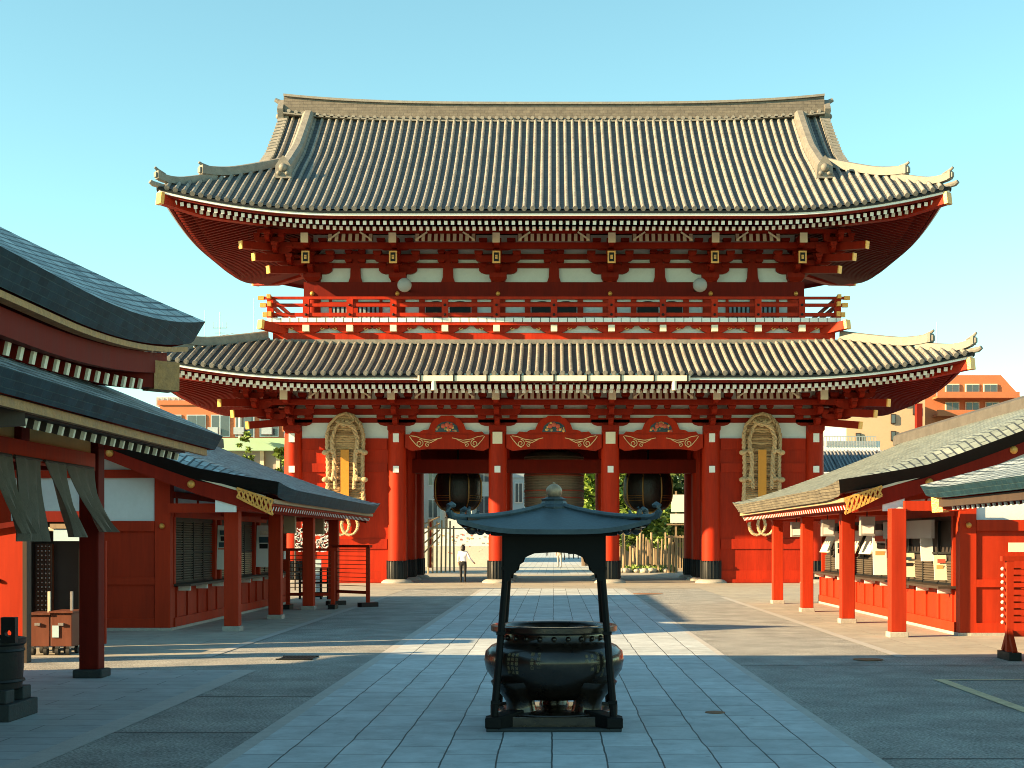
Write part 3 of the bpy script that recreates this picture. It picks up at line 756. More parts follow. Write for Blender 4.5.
for i in range(1, 4):
    b = MB(); xa, xb = XS[i] + 0.36, XS[i + 1] - 0.36; xm = (xa + xb) / 2
    b.prism([(xa, 5.62), (xa + 0.25, 5.50), (xa + 0.9, 5.58), (xb - 0.9, 5.58), (xb - 0.25, 5.50), (xb, 5.62), (xb, 6.42), (xa, 6.42)][0:6] + [(xb, 6.18), (xa, 6.18)], 'xz', 58.76, 59.12, 'red')
    o = b.build('lintel_beam', gate)
    g = MB()
    for sg in (-1, 1):
        xe = xm + sg * ((xb - xa) / 2 - 0.18)
        def spiral(cx, cz, r0, turns, a0, dr):
            return [(cx + dr * (r0 * (1 - 0.8 * q / 24)) * math.cos(a0 + turns * 2 * pi * q / 24), 58.74, cz + (r0 * (1 - 0.8 * q / 24)) * math.sin(a0 + turns * 2 * pi * q / 24)) for q in range(25)]
        g.tube(spiral(xe - sg * 0.42, 5.80, 0.17, 1.5, pi * 0.5, sg), 0.018, 'scroll', 5)
        g.tube(spiral(xe - sg * 0.75, 5.74, 0.10, 1.3, pi * 0.2, -sg), 0.015, 'scroll', 5)
        g.tube([(xe, 58.74, 6.10), (xe - sg * 0.1, 58.74, 5.95), (xe - sg * 0.3, 58.74, 5.72), (xe - sg * 0.45, 58.74, 5.63)], 0.018, 'scroll', 5)
        g.tube([(xe - sg * 0.05, 58.74, 6.12), (xe - sg * 0.3, 58.74, 6.08), (xe - sg * 0.55, 58.74, 5.98), (xe - sg * 0.9, 58.74, 5.93), (xe - sg * 1.35, 58.74, 6.03)], 0.017, 'scroll', 5)
        g.tube([(xe - sg * 0.6, 58.74, 5.9), (xe - sg * 0.9, 58.74, 5.84), (xe - sg * 1.15, 58.74, 5.97)], 0.018, 'scroll', 5)
    g.build('gilt_scroll', o)
    # frog-leg strut with painted carving
    k = MB()
    prof = [(-1.55, 6.19), (-1.45, 6.30), (-1.15, 6.27), (-1.0, 6.36), (-0.78, 6.38), (-0.68, 6.62), (-0.50, 6.82), (-0.30, 6.90), (-0.26, 6.96), (0.26, 6.96), (0.30, 6.90),
            (0.50, 6.82), (0.68, 6.62), (0.78, 6.38), (1.0, 6.36), (1.15, 6.27), (1.45, 6.30), (1.55, 6.19)]
    k.prism([(xm + a, b) for a, b in prof], 'xz', 58.80, 58.94, 'red')
    ko = k.build('carved_strut', gate)
    cv = MB(); kx = 0.8
    cv.prism([(xm + a * kx, 6.28 + (b - 6.24) * kx) for a, b in ((-0.62, 6.24), (-0.52, 6.55), (-0.3, 6.72), (0, 6.78), (0.3, 6.72), (0.52, 6.55), (0.62, 6.24))], 'xz', 58.782, 58.797, 'blue')
    rn = random.Random(i)
    for q in range(34):
        a = rn.uniform(-0.54, 0.54); z = rn.uniform(6.28, 6.30 + 0.42 * (1 - (a / 0.62) ** 2))
        cv.sphere((xm + a * kx, 58.775, 6.28 + (z - 6.24) * kx), rn.uniform(0.035, 0.065), rn.choice(['goldpaint', 'goldpaint', 'green', 'pinkred', 'blue', 'beige']), 7, 5, sy=0.5)
    for a in (-0.16, 0, 0.16): cv.sphere((xm + a, 58.765, 6.52 + 0.06 * (a == 0)), 0.10, 'pinkred', 8, 6, sy=0.5)
    cv.build('painted_carving', ko)
# inner beams, ceiling
ib = MB(); ib.box(-6.5, 6.5, 62.72, 63.28, 4.76, 5.36, 'red_shade'); ib.build('middle_beam', gate)
ib = MB(); ib.box(-6.5, 6.5, 66.75, 67.25, 4.98, 6.4, 'red_shade'); ib.build('rear_beam', gate)
ib = MB(); ib.box(-6.45, 6.45, 59.13, 66.88, 6.05, 6.2, 'darkwood'); ib.build('ceiling', gate)
for x in (-2.34, 2.34): ib = MB(); ib.box(x - 0.17, x + 0.17, 59.35, 66.65, 5.40, 5.75, 'red_shade'); ib.build('cross_beam', gate)

# ---------------- upper walls, balcony
u = MB()
u.box(-10.1, 10.1, 59.46, 59.54, 10.6, 13.4, 'plaster'); u.box(-10.1, 10.1, 66.46, 66.54, 10.6, 14.3, 'plaster')
for sg in (-1, 1): u.box(sg * 10.06, sg * 10.14, 59.55, 66.45, 10.6, 14.3, 'plaster')
u.box(-10.1, 10.1, 59.465, 59.545, 13.403, 14.6, 'plaster')
u.build('upper_plaster_wall', gate)
rb = MB(); rb.box(-10.45, 10.45, 59.12, 59.40, 11.93, 12.56, 'red_shade')
for sg in (-1, 1): rb.box(sg * 10.2, sg * 10.44, 59.41, 66.9, 11.935, 12.555, 'red_shade')
rb.box(-10.3, 10.3, 59.28, 59.455, 11.62, 11.76, 'red')
rb.build('waist_beam', gate)
for i in range(5):
    st = MB(); xm = (XU[i] + XU[i + 1]) / 2
    st.prism([(xm - 0.30, 12.562), (xm + 0.30, 12.562), (xm + 0.22, 12.8), (xm + 0.20, 13.218), (xm - 0.20, 13.218), (xm - 0.22, 12.8)], 'xz', 59.30, 59.455, 'red_mid')
    st.box(xm - 0.13, xm + 0.13, 59.32, 59.41, 13.38, 13.9, 'red_mid')
    for dx in (-0.28, 0.28):
        block(st, xm + dx, 59.32, 13.40, 0.15, 0.15)
        block(st, xm + dx, 59.32, 13.775, 0.15, 0.15)
    st.build('upper_strut', gate)
for i in range(5):
    st = MB(); xm = (XS[i] + XS[i + 1]) / 2
    for dx in (-0.28, 0.28):
        block(st, xm + dx, 58.86, 7.26, 0.14, 0.16)
    if i in (0, 4): st.prism([(xm - 0.28, 6.022), (xm + 0.28, 6.022), (xm + 0.18, 6.66), (xm - 0.18, 6.66)], 'xz', 58.80, 58.94, 'red_mid')
    st.build('lower_strut', gate)
# doors and windows of the upper storey
for i in range(5):
    xa, xb = XU[i], XU[i + 1]; xm = (xa + xb) / 2
    if 1 <= i <= 3:
        for dx in (-0.50, 0.50):
            d = MB(); poly = []
            for q in range(13):
                an = pi * q / 12; poly.append((xm + dx + 0.44 * math.cos(an), 11.58 + 0.24 * math.sin(an)))
            poly += [(xm + dx - 0.44, 10.8), (xm + dx + 0.44, 10.8)]
            d.prism(poly, 'xz', 59.42, 59.455, 'black')
            o = d.build('arched_door', gate)
            h = MB(); h.prism([(xm + dx - 0.13, 11.33), (xm + dx + 0.13, 11.33), (xm + dx, 11.22)], 'xz', 59.405, 59.418, 'goldpaint')
            h.prism([(xm + dx - 0.36, 11.6), (xm + dx - 0.28, 11.68), (xm + dx - 0.22, 11.66)], 'xz', 59.405, 59.418, 'goldpaint'); h.build('gilt_fitting', o)
        f = MB()
        for dx in (-1.1, 1.1): f.box(xm + dx - 0.12, xm + dx + 0.12, 59.36, 59.455, 10.7, 11.93, 'red')
        f.box(xm - 0.98, xm + 0.98, 59.385, 59.455, 10.7, 10.95, 'red')
        f.build('door_post', gate)
    else:
        wn = MB(); wa, wb = xm - 1.0, xm + 1.0
        wn.box(wa, wb, 59.43, 59.456, 10.95, 11.80, 'dark')
        wo = wn.build('barred_window', gate)
        s = MB()
        for q in range(11):
            if q == 5: continue
            x = lerp(wa + 0.08, wb - 0.08, q / 10); s.box(x - 0.05, x + 0.05, 59.39, 59.428, 10.95, 11.80, 'bluewall')
        s.build('bar_slats', wo)
        s = MB(); s.box(wa - 0.12, wa, 59.37, 59.455, 10.85, 11.93, 'red'); s.box(wb, wb + 0.12, 59.37, 59.455, 10.85, 11.93, 'red'); s.box(xm - 0.1, xm + 0.1, 59.37, 59.428, 10.85, 11.93, 'red')
        s.build('window_frame', wo)
# balcony
BX, BY = 11.68, 57.62
BYB = 2 * GY - BY
bal = MB()
def ring(mb, bx, by, z0, z1, th, m):
    byb = 2 * GY - by
    mb.box(-bx, bx, by, by + th, z0, z1, m); mb.box(-bx, bx, byb - th, byb, z0, z1, m)
    mb.box(-bx, -bx + th, by + th + 0.002, byb - th - 0.002, z0, z1, m); mb.box(bx - th, bx, by + th + 0.002, byb - th - 0.002, z0, z1, m)
bal.box(-BX + 0.1, BX - 0.1, BY + 0.1, BYB - 0.1, 10.66, 10.80, 'red_shade')
ring(bal, 11.3, 58.05, 10.26, 10.66, 0.12, 'plaster')
ring(bal, 11.5, 57.90, 9.98, 10.26, 0.2, 'red')
ring(bal, BX - 0.02, BY + 0.02, 10.54, 10.66, 0.25, 'red')
balo = bal.build('balcony', gate)
b = MB(); ring(b, BX, BY, 10.662, 10.835, 0.18, 'white'); b.build('floor_edge', balo)
b = MB()
for q in range(64):
    x = lerp(-BX + 0.2, BX - 0.2, q / 63); b.box(x - 0.012, x + 0.012, BY - 0.006, BY + 0.01, 10.665, 10.832, 'black')
b.build('board_joint', balo)
b = MB(); ring(b, 11.95, 57.78, 9.80, 9.975, 0.3, 'ridgem'); b.build('flashing_tile', balo)
for q in range(9):
    xx = (XU[q // 2] if q % 2 == 0 else (XU[q // 2] + XU[q // 2 + 1]) / 2) if q < 9 else 0
xsb = []
for i in range(6):
    xsb.append(XU[i])
    if i < 5: xsb.append((XU[i] + XU[i + 1]) / 2)
for x in xsb:
    s = MB()
    s.prism([(x - 0.95, 10.54), (x - 0.85, 10.45), (x - 0.62, 10.42), (x - 0.40, 10.30), (x - 0.3, 10.262), (x + 0.3, 10.262), (x + 0.40, 10.30), (x + 0.62, 10.42), (x + 0.85, 10.45), (x + 0.95, 10.54)], 'xz', 57.84, 58.04, 'red')
    o = s.build('balcony_bracket', balo)
    e = MB(); e.box(x - 0.13, x + 0.13, BY - 0.05, BY + 0.35, 10.28, 10.54, 'cream'); e.build('nose', o)
    e = MB()
    for sg in (-1, 1): e.tube([(x + sg * 0.72, 57.82, 10.43), (x + sg * 0.62, 57.82, 10.37), (x + sg * 0.55, 57.82, 10.42), (x + sg * 0.62, 57.82, 10.46)], 0.022, 'goldpaint', 5)
    e.build('gilt_scroll', o)
for sx in (-1, 1):
    for sy in (-1, 1):
        s = MB(); a = Vector((sx * 11.0, GY + sy * (GY - 58.1), 10.35)); d = Vector((sx, sy, 0)).normalized()
        s.bar(a, a + d * 1.15 + Vector((0, 0, 0.15)), 0.3, 0.34, 'red'); s.bar(a + d * 1.15 + Vector((0, 0, 0.15)), a + d * 1.27 + Vector((0, 0, 0.165)), 0.33, 0.37, 'gold'); s.build('corner_nose', balo)
rl_ = MB()
for z, h, ex in ((11.60, 0.11, 0.32), (11.30, 0.13, 0.24), (10.90, 0.15, 0.13)):
    for sy in (-1, 1):
        yy = GY + sy * (GY - BY - 0.12)
        rl_.box(-BX - ex + 0.12, BX + ex - 0.12, yy - 0.06, yy + 0.06, z, z + h, 'red')
    for sx in (-1, 1):
        xx = sx * (BX - 0.12); rl_.box(xx - 0.06, xx + 0.06, BY - ex + 0.12, BYB + ex - 0.12, z + 0.004, z + h + 0.01, 'red')
rail = rl_.build('railing', balo)
for z, h, ex in ((11.60, 0.11, 0.32), (11.30, 0.13, 0.24), (10.90, 0.15, 0.13)):
    for sx in (-1, 1):
        g = MB(); xx = sx * (BX + ex - 0.06); yy = BY + 0.12
        g.box(xx - 0.12, xx + 0.12, yy - 0.075, yy + 0.075, z - 0.02, z + h + 0.02, 'gold'); g.build('gilt_rail_end', balo)
        g = MB(); xx = sx * (BX - 0.12); g.box(xx - 0.075, xx + 0.075, BY - ex, BY - ex + 0.24, z - 0.02, z + h + 0.03, 'gold'); g.build('gilt_rail_end', balo)
for x in xsb + [-BX + 0.12, BX - 0.12]:
    p = MB(); p.box(x - 0.13, x + 0.13, BY + 0.02, BY + 0.22, 10.838, 11.60, 'red'); 
    for z in (10.97, 11.36): p.sphere((x, BY, z), 0.055, 'black', 8, 6)
    p.build('railing_post', balo)
# gutter over the central bays
gt = MB(); xa, xb = (418 - VX) * 53.6 / F, (690 - VX) * 53.6 / F
gt.box(xa, xb, 53.46, 53.64, 7.80, 8.0, 'cream')
for q in range(9):
    x = lerp(xa + 0.1, xb - 0.1, q / 8); gt.box(x - 0.03, x + 0.03, 53.43, 53.66, 7.77, 8.05, 'black')
for x in (xa + 0.6, xb - 0.6): gt.tube([(x, 53.55, 7.8), (x, 53.55, 7.45)], 0.09, 'cream', 8)
gt.build('rain_gutter', gate)
# round loudspeakers under the upper eave
for px in (404.5, 700):
    x, y, z = P(px, 285, 57.2)
    t = thing('loudspeaker', ('round grey loudspeaker above the balcony, over the two left columns of the passage' if px < 500 else 'round grey loudspeaker above the balcony, over the two right columns of the passage'), 'loudspeaker', (x, y, z), 'loudspeakers above the gate balcony')
    m = MB(); m.sphere((x, y, z), 0.29, 'greyboard', 14, 10, sy=0.7); m.build('horn', t)
    m = MB(); m.bar((x, y + 0.15, z + 0.05), (x, 59.2, z + 0.1), 0.07, 0.07, 'black'); m.build('arm_mount', t)
# ================================================================== giant straw sandals
def straw_sandal(px, side, label):
    cx = (px - VX) * 58.5 / F; y0 = 58.80
    t = thing('straw_sandal', label, 'straw sandal', (cx, y0, 2.6), 'giant straw sandals hung on the gate')
    rn = random.Random(px)
    def half(z):    # half width of the sole at height z
        u = (z - 2.75) / (7.0 - 2.75)
        w = 0.80 - 0.10 * math.sin(pi * min(1, u * 1.1))
        if u > 0.72: w *= math.sqrt(max(0.02, 1 - ((u - 0.72) / 0.29) ** 2))
        return w
    s = MB(); z = 2.75; k = 0
    while z < 6.98:
        w = half(z) + rn.uniform(-0.02, 0.02); h = 0.052
        n = 12
        pts = [(cx + lerp(-w, w, i / n), y0 - 0.20 - 0.02 * ((i + k) % 2) + rn.uniform(-0.012, 0.012), z + rn.uniform(-0.015, 0.015)) for i in range(n + 1)]
        s.tube(pts, h, 'straw' if rn.random() < 0.62 else 'straw_dark', 6); z += 0.098; k += 1
    s.build('woven_sole', t)
    b = MB()
    outline = [(cx + sg * max(0.1, half(zz) - 0.02), y0 - 0.03, zz) for sg in (1,) for zz in [2.78 + 0.35 * i for i in range(13)]]
    poly = [(cx + half(2.75 + 4.2 * i / 20) * 0.97, 2.75 + 4.2 * i / 20) for i in range(21)] + [(cx - half(2.75 + 4.2 * i / 20) * 0.97, 2.75 + 4.2 * i / 20) for i in range(20, -1, -1)]
    b.prism(poly, 'xz', y0 - 0.17, y0 + 0.02, 'straw_dark'); b.build('sole_backing', t)
    def cord(pts, r, name='binding_rope', n=7, strands=True):
        m = MB()
        fine = []
        for i in range(len(pts) - 1):
            for q in range(6): fine.append(Vector(pts[i]).lerp(Vector(pts[i + 1]), q / 6))
        fine.append(Vector(pts[-1]))
        if strands:
            for ph in (0, 2.1, 4.2):
                m.tube([p + Vector((r * 0.5 * math.cos(ph + i * 0.7), r * 0.5 * math.sin(ph + i * 0.7) - 0, r * 0.35 * math.sin(ph + i * 0.7 + 1))) for i, p in enumerate(fine)], r * 0.62, 'rope', 6)
        else: m.tube(fine, r, 'rope', 8)
        return m.build(name, t)
    yf = y0 - 0.30
    for sg in (-1, 1):
        cord([(cx + sg * (half(zz) + 0.01), yf + 0.05, zz) for zz in [2.8 + 0.42 * i for i in range(10)]] + [(cx + sg * 0.30, yf + 0.03, 6.93), (cx, yf + 0.03, 7.02)], 0.085, 'edge_rope')
        cord([(cx + sg * 0.06, yf - 0.05, 6.72), (cx + sg * 0.36, yf - 0.08, 6.45), (cx + sg * 0.52, yf - 0.08, 6.0), (cx + sg * 0.50, yf - 0.1, 5.5), (cx + sg * 0.80, yf - 0.02, 5.42)], 0.085, 'strap_rope')
        cord([(cx + sg * 0.45, yf - 0.06, 5.55), (cx + sg * 0.42, yf - 0.08, 4.9), (cx + sg * 0.48, yf - 0.08, 4.35), (cx + sg * 0.82, yf, 4.28)], 0.085, 'strap_rope')
        cord([(cx + sg * 0.42, yf - 0.05, 4.7), (cx + sg * 0.40, yf - 0.08, 4.2), (cx + sg * 0.38, yf - 0.08, 3.9)], 0.075, 'strap_rope')
        for zz in (5.40, 4.28):
            k_ = MB(); k_.sphere((cx + sg * 0.80, yf - 0.04, zz), 0.115, 'rope', 10, 7, sx=1.35); k_.sphere((cx + sg * 0.50, yf - 0.1, zz + 0.02), 0.09, 'rope', 10, 7)
            k_.build('knot', t)
    cord([(cx - 0.40, yf - 0.06, 6.42), (cx - 0.2, yf - 0.12, 6.62), (cx + 0.15, yf - 0.12, 6.55), (cx + 0.42, yf - 0.06, 6.40)], 0.085, 'strap_rope')
    cord([(cx - 0.34, yf - 0.08, 6.70), (cx, yf - 0.14, 6.50), (cx + 0.34, yf - 0.08, 6.70)], 0.075, 'strap_rope')
    # loops below
    for sg in (-1, 1):
        pts = [(cx + sg * 0.18 + 0.34 * math.cos(a), yf + 0.12, 2.42 + 0.42 * math.sin(a)) for a in [i * 2 * pi / 12 for i in range(13)]]
        cord(pts, 0.065, 'tail_loop')
    p = MB(); p.box(cx - 0.17, cx + 0.17, yf - 0.10, yf - 0.02, 3.45, 5.52, 'plaque'); p.build('gilt_plaque', t)
    return t
straw_sandal(345, -1, 'giant straw sandal with gold plaque, on the sunlit wall behind the shade-tinted shop roof')
straw_sandal(762, 1, 'giant straw sandal with gold plaque, on the shaded wall behind the pale beige shop roof')

# ================================================================== lanterns
def iron_lantern(px, label):
    d = 65.4; cx = (px - VX) * d / F; cz = 4.12
    t = thing('hanging_lantern', label, 'lantern', (cx, d, cz), 'black lanterns hung in the gate passage')
    prof = []
    for i in range(17):
        u = -1 + 2 * i / 16
        prof.append((1.12 * (1 - abs(u) ** 3.0) ** 0.5 * 0.72 + 0.32 if abs(u) < 1 else 0.42, cz + 1.02 * u))
    m = MB(); m.lathe(prof, (cx, d, 0), 'lantern', 32); m.build('body', t)
    for k in range(8):
        a = 2 * pi * k / 8 + pi / 8 + 0.12
        r = MB(); r.tube([(cx + (p + 0.015) * math.cos(a), d + (p + 0.015) * math.sin(a), z) for p, z in prof], 0.035, 'lantern_gold', 6); r.build('rib', t)
    for zz in (-0.30, -0.40, -0.52):
        r = MB()
        pr = 1.12 * (1 - abs(zz / 1.02) ** 3.0) ** 0.5 * 0.72 + 0.34
        for seg in range(8):
            if seg == 5: continue
            a0 = 2 * pi * seg / 8 + pi / 8 + 0.12
            r.tube([(cx + pr * math.cos(a0 + j * pi / 20), d + pr * math.sin(a0 + j * pi / 20), cz + zz) for j in range(6)], 0.018, 'lantern_gold', 5)
        r.build('gilt_line_rib', t)
    r = MB(); r.lathe([(0.50, -0.0), (0.56, 0.05), (0.56, 0.2), (0.46, 0.26)], (cx, d, cz - 1.27), 'goldpaint', 24); r.lathe([(0.40, 0), (0.60, 0.0), (0.60, 0.05), (0.4, 0.05)], (cx, d, cz - 1.33), 'lantern', 24)
    r.build('base_ring', t)
    r = MB(); r.lathe([(0.44, 0), (0.52, 0.06), (0.52, 0.16), (0.2, 0.3)], (cx, d, cz + 1.0), 'lantern', 24); r.tube([(cx, d, cz + 1.25), (cx, d, 6.1)], 0.05, 'black'); r.build('hanger', t)
iron_lantern(458, 'round black gold-ribbed lantern hung above the person in the white shirt')
iron_lantern(648, 'round black gold-ribbed lantern hung in front of the green trees')
t = thing('paper_lantern', 'huge drum-shaped lantern in shade-browned paper hung over the middle of the gate passage', 'lantern', (0, 65.2, 3.2))
prof = [(0.9, 3.05), (1.25, 3.2)]
for i in range(40):
    prof.append((1.36 + 0.022 * (i % 2), lerp(3.35, 5.6, i / 39)))
prof += [(1.2, 5.75), (0.8, 5.85)]
m = MB(); m.lathe(prof, (0, 65.2, 0), 'biglantern', 40); bo = m.build('body', t)
for z in (4.72, 4.02, 3.7):
    m = MB(); m.lathe([(1.385, z), (1.41, z + 0.02), (1.385, z + 0.05)], (0, 65.2, 0), 'pinkred', 40); m.build('red_hoop', t)
m = MB(); m.lathe([(0.9, 2.7), (1.0, 2.75), (1.0, 3.05), (0.9, 3.1)], (0, 65.2, 0), 'bronze', 32); m.build('metal_base', t)

# ================================================================== incense burner
BC = 13.55
t = thing('incense_burner', 'dark bronze incense cauldron with a tray-like roof on four legs, middle of the paved path', 'incense burner', (0, BC, 0))
m = MB()
m.box(-0.50, 0.50, BC - 0.50, BC + 0.50, 0.012, 0.13, 'bronze')
m.lathe([(0.57, 0.131), (0.57, 0.145), (0.53, 0.156)], (0, BC, 0), 'bronze', 40)
m.box(-0.62, 0.62, BC - 0.62, BC + 0.62, 0.005, 0.035, 'darkstone')
m.build('plinth', t, bevel=0.008)
legs_b = {}
for sx in (-1, 1):
    for sy in (-1, 1):
        b = Vector((sx * 0.555, BC + sy * 0.555, 0.05)); a = Vector((sx * 0.415, BC + sy * 0.415, 1.86))
        l = MB()
        n = 10; pts = [b.lerp(a, i / n) for i in range(n + 1)]
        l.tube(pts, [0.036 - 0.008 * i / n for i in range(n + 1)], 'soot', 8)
        for q in (0.02, 0.12, 0.47, 0.80):
            c = b.lerp(a, q); l.obox(c, (0.042, 0, 0), (0, 0.042, 0), (0, 0, 0.014), 'soot')
        lo = l.build('roof_leg', t)
        f = MB(); f.obox((sx * 0.555, BC + sy * 0.555, 0.085), (0.075, 0, 0), (0, 0.075, 0), (0, 0, 0.05), 'soot')
        f.bar((sx * 0.57, BC + sy * 0.57, 0.075), (sx * 0.33, BC + sy * 0.33, 0.12), 0.17, 0.13, 'soot'); f.build('foot', lo, bevel=0.012)
# bowl
bp = [(0.02, 0.255), (0.36, 0.26), (0.48, 0.325), (0.575, 0.42), (0.65, 0.53), (0.668, 0.62), (0.655, 0.70), (0.60, 0.755), (0.53, 0.785), (0.505, 0.81), (0.50, 0.875), (0.585, 0.885), (0.605, 0.90), (0.605, 0.945), (0.585, 0.955), (0.50, 0.955), (0.47, 0.93), (0.46, 0.85), (0.0, 0.84)]
m = MB(); m.lathe(bp, (0, BC, 0), 'bronze', 56)
for j in range(24):
    a = 2 * pi * j / 24; m.sphere((0.505 * math.cos(a), BC + 0.505 * math.sin(a), 0.842), 0.026, 'bronze', 8, 6)
bowl = m.build('bowl', t, sharp=50)
ash = MB(); ash.lathe([(0.0, 0.865), (0.455, 0.858)], (0, BC, 0), 'stone', 32); ash.build('ash_bed', bowl)
for ang in (-141, -39, 90):
    a = R(ang); l = MB(); pts = []; rr = []
    for q in range(9):
        u = q / 8; rad = lerp(0.43, 0.395, u) if ang < 0 else 0.34; pts.append((rad * math.cos(a), BC + rad * math.sin(a), lerp(0.46, 0.155, u)))
        rr.append([0.26, 0.25, 0.225, 0.19, 0.16, 0.14, 0.132, 0.138, 0.145][q])
    l.tube(pts, rr, 'bronze', 18); l.build('bowl_foot', bowl)
# characters cast on the belly, columns of small raised glyphs
def radius_at(z):
    for (r0, z0), (r1, z1) in zip(bp[1:8], bp[2:9]):
        if z0 <= z <= z1: return lerp(r0, r1, (z - z0) / (z1 - z0))
    return 0.6
def belly_text(cols, size):
    ins = MB(); dg = None
    for ang, ztop, txt in cols:
        for i, ch in enumerate(txt):
            cu = bpy.data.curves.new('glyph', 'FONT'); cu.body = ch; cu.size = size; cu.align_x = 'CENTER'; cu.resolution_u = 2
            ob = bpy.data.objects.new('glyph', cu); C.objects.link(ob)
            dg = bpy.context.evaluated_depsgraph_get(); me = bpy.data.meshes.new_from_object(ob.evaluated_get(dg))
            zc = ztop - i * size * 1.12
            V = []
            for v in me.vertices:
                z = zc + v.co.y; r = radius_at(z) + 0.004
                a = R(ang) + v.co.x / r
                V.append((r * math.sin(a), BC - r * math.cos(a), z))
            if V: ins.add(V, [tuple(p.vertices) for p in me.polygons], 'glyph')
            bpy.data.objects.remove(ob); bpy.data.curves.remove(cu); bpy.data.meshes.remove(me)
    return ins
ins = belly_text([(-39, 0.69, '奉納大香炉'), (-35, 0.69, '昭和年月日'), (-31, 0.69, '東京都台東'), (-17.5, 0.70, '願主敬白'), (-12, 0.70, '世話人一'),
                  (27, 0.68, '奉納'), (32, 0.68, '講中一同'), (38, 0.70, '台東区浅草'), (43.5, 0.70, '平成年月日吉')], 0.036)
ins.build('lettering', bowl)
# roof: square, concave, corners drawn up and out
hwR = 0.80
def rz(u, v):
    m_ = max(abs(u), abs(v)); k = min(abs(u), abs(v)) / m_ if m_ > 1e-6 else 0
    z = 2.115 - 0.245 * m_ ** 0.80 * (1 - 0.16 * (1 - m_)) - 0.015 * m_
    return z + 0.10 * (m_ ** 2.5) * (k ** 4)
def rpt(u, v, dz=0):
    ex = 1 + 0.10 * (min(abs(u), abs(v)) ** 6)
    return (hwR * u * ex, BC + hwR * v * ex, rz(u, v) + dz)
N = 40
rows = [[rpt(-1 + 2 * i / N, -1 + 2 * j / N) for j in range(N + 1)] for i in range(N + 1)]
m = MB(); m.grid(rows, 'bronze_roof')
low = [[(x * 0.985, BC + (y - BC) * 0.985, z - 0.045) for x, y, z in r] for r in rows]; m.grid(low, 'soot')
per = [rows[0][j] for j in range(N + 1)] + [rows[i][N] for i in range(1, N + 1)] + [rows[N][j] for j in range(N - 1, -1, -1)] + [rows[i][0] for i in range(N - 1, 0, -1)]
pel = [low[0][j] for j in range(N + 1)] + [low[i][N] for i in range(1, N + 1)] + [low[N][j] for j in range(N - 1, -1, -1)] + [low[i][0] for i in range(N - 1, 0, -1)]
n = len(per); m.add(per + pel, [(i, (i + 1) % n, n + (i + 1) % n, n + i) for i in range(n)], 'bronze_roof', True)
ro = m.build('roof', t, sharp=50)
for sx in (-1, 1):
    for sy in (-1, 1):
        h = MB(); pts = [Vector(rpt(sx * q, sy * q, 0.012)) for q in [0.12 + 0.088 * i for i in range(11)]]
        h.tube(pts, 0.026, 'bronze_roof', 8); e = pts[-1]; d = Vector((sx, sy, 0)).normalized()
        hk = [e, e + d * 0.05 + Vector((0, 0, 0.012)), e + d * 0.085 + Vector((0, 0, 0.05)), e + d * 0.08 + Vector((0, 0, 0.095)), e + d * 0.045 + Vector((0, 0, 0.11)), e + d * 0.01 + Vector((0, 0, 0.10))]
        h.tube(hk, [0.032, 0.034, 0.032, 0.03, 0.028, 0.018], 'bronze_roof', 8)
        h.tube([e - d * 0.16, e - d * 0.15 + Vector((0, 0, 0.06)), e - d * 0.17 + Vector((0, 0, 0.09))], [0.025, 0.022, 0.012], 'bronze_roof', 6)
        o = h.build('corner_hook', ro)
        k = MB(); c = Vector(rpt(sx * 0.9, sy * 0.9, -0.07)); 
        k.bar(c - d * 0.20, c + d * 0.06 + Vector((0, 0, 0.03)), 0.07, 0.09, 'bronze'); k.sphere(c - d * 0.02 + Vector((0, 0, -0.03)), 0.05, 'bronze'); k.sphere(c - d * 0.14 + Vector((0, 0, -0.035)), 0.04, 'bronze')
        k.build('corner_carving', ro)
# valance boards with an arched cut on the four sides
for ax in range(4):
    a = 0.46; pts = [(-a, 1.86), (a, 1.86), (a, 1.38)]
    cut = [(0.405, 1.38), (0.395, 1.44), (0.35, 1.46), (0.335, 1.52), (0.30, 1.54), (0.285, 1.585), (0.24, 1.61), (0.18, 1.635), (0, 1.645)]
    poly = pts + cut + [(-x, z) for x, z in cut[-2::-1]] + [(-a, 1.38)]
    v = MB(); s = -1 if ax % 2 == 0 else 1
    if ax < 2: v.prism(poly, 'xz', BC + s * 0.45, BC + s * 0.48, 'soot')
    else: v.prism([(BC + x, z) for x, z in poly], 'yz', s * 0.45, s * 0.48, 'soot')
    v.build('valance', t)
m = MB(); m.box(-0.58, 0.58, BC - 0.58, BC + 0.58, 1.80, 1.865, 'soot'); m.build('roof_frame', t)
m = MB(); m.lathe([(0.16, 2.03), (0.17, 2.075), (0.13, 2.10), (0.115, 2.13), (0.125, 2.15), (0.06, 2.175)], (0, BC, 0), 'bronze_roof', 8, smooth=False)
m.build('finial_base', ro)
m = MB(); m.sphere((0, BC, 2.225), 0.078, 'bronze_knob', 20, 14, sz=0.92); m.sphere((0, BC, 2.30), 0.014, 'bronze_knob', 8, 6); m.build('finial_ball', ro)

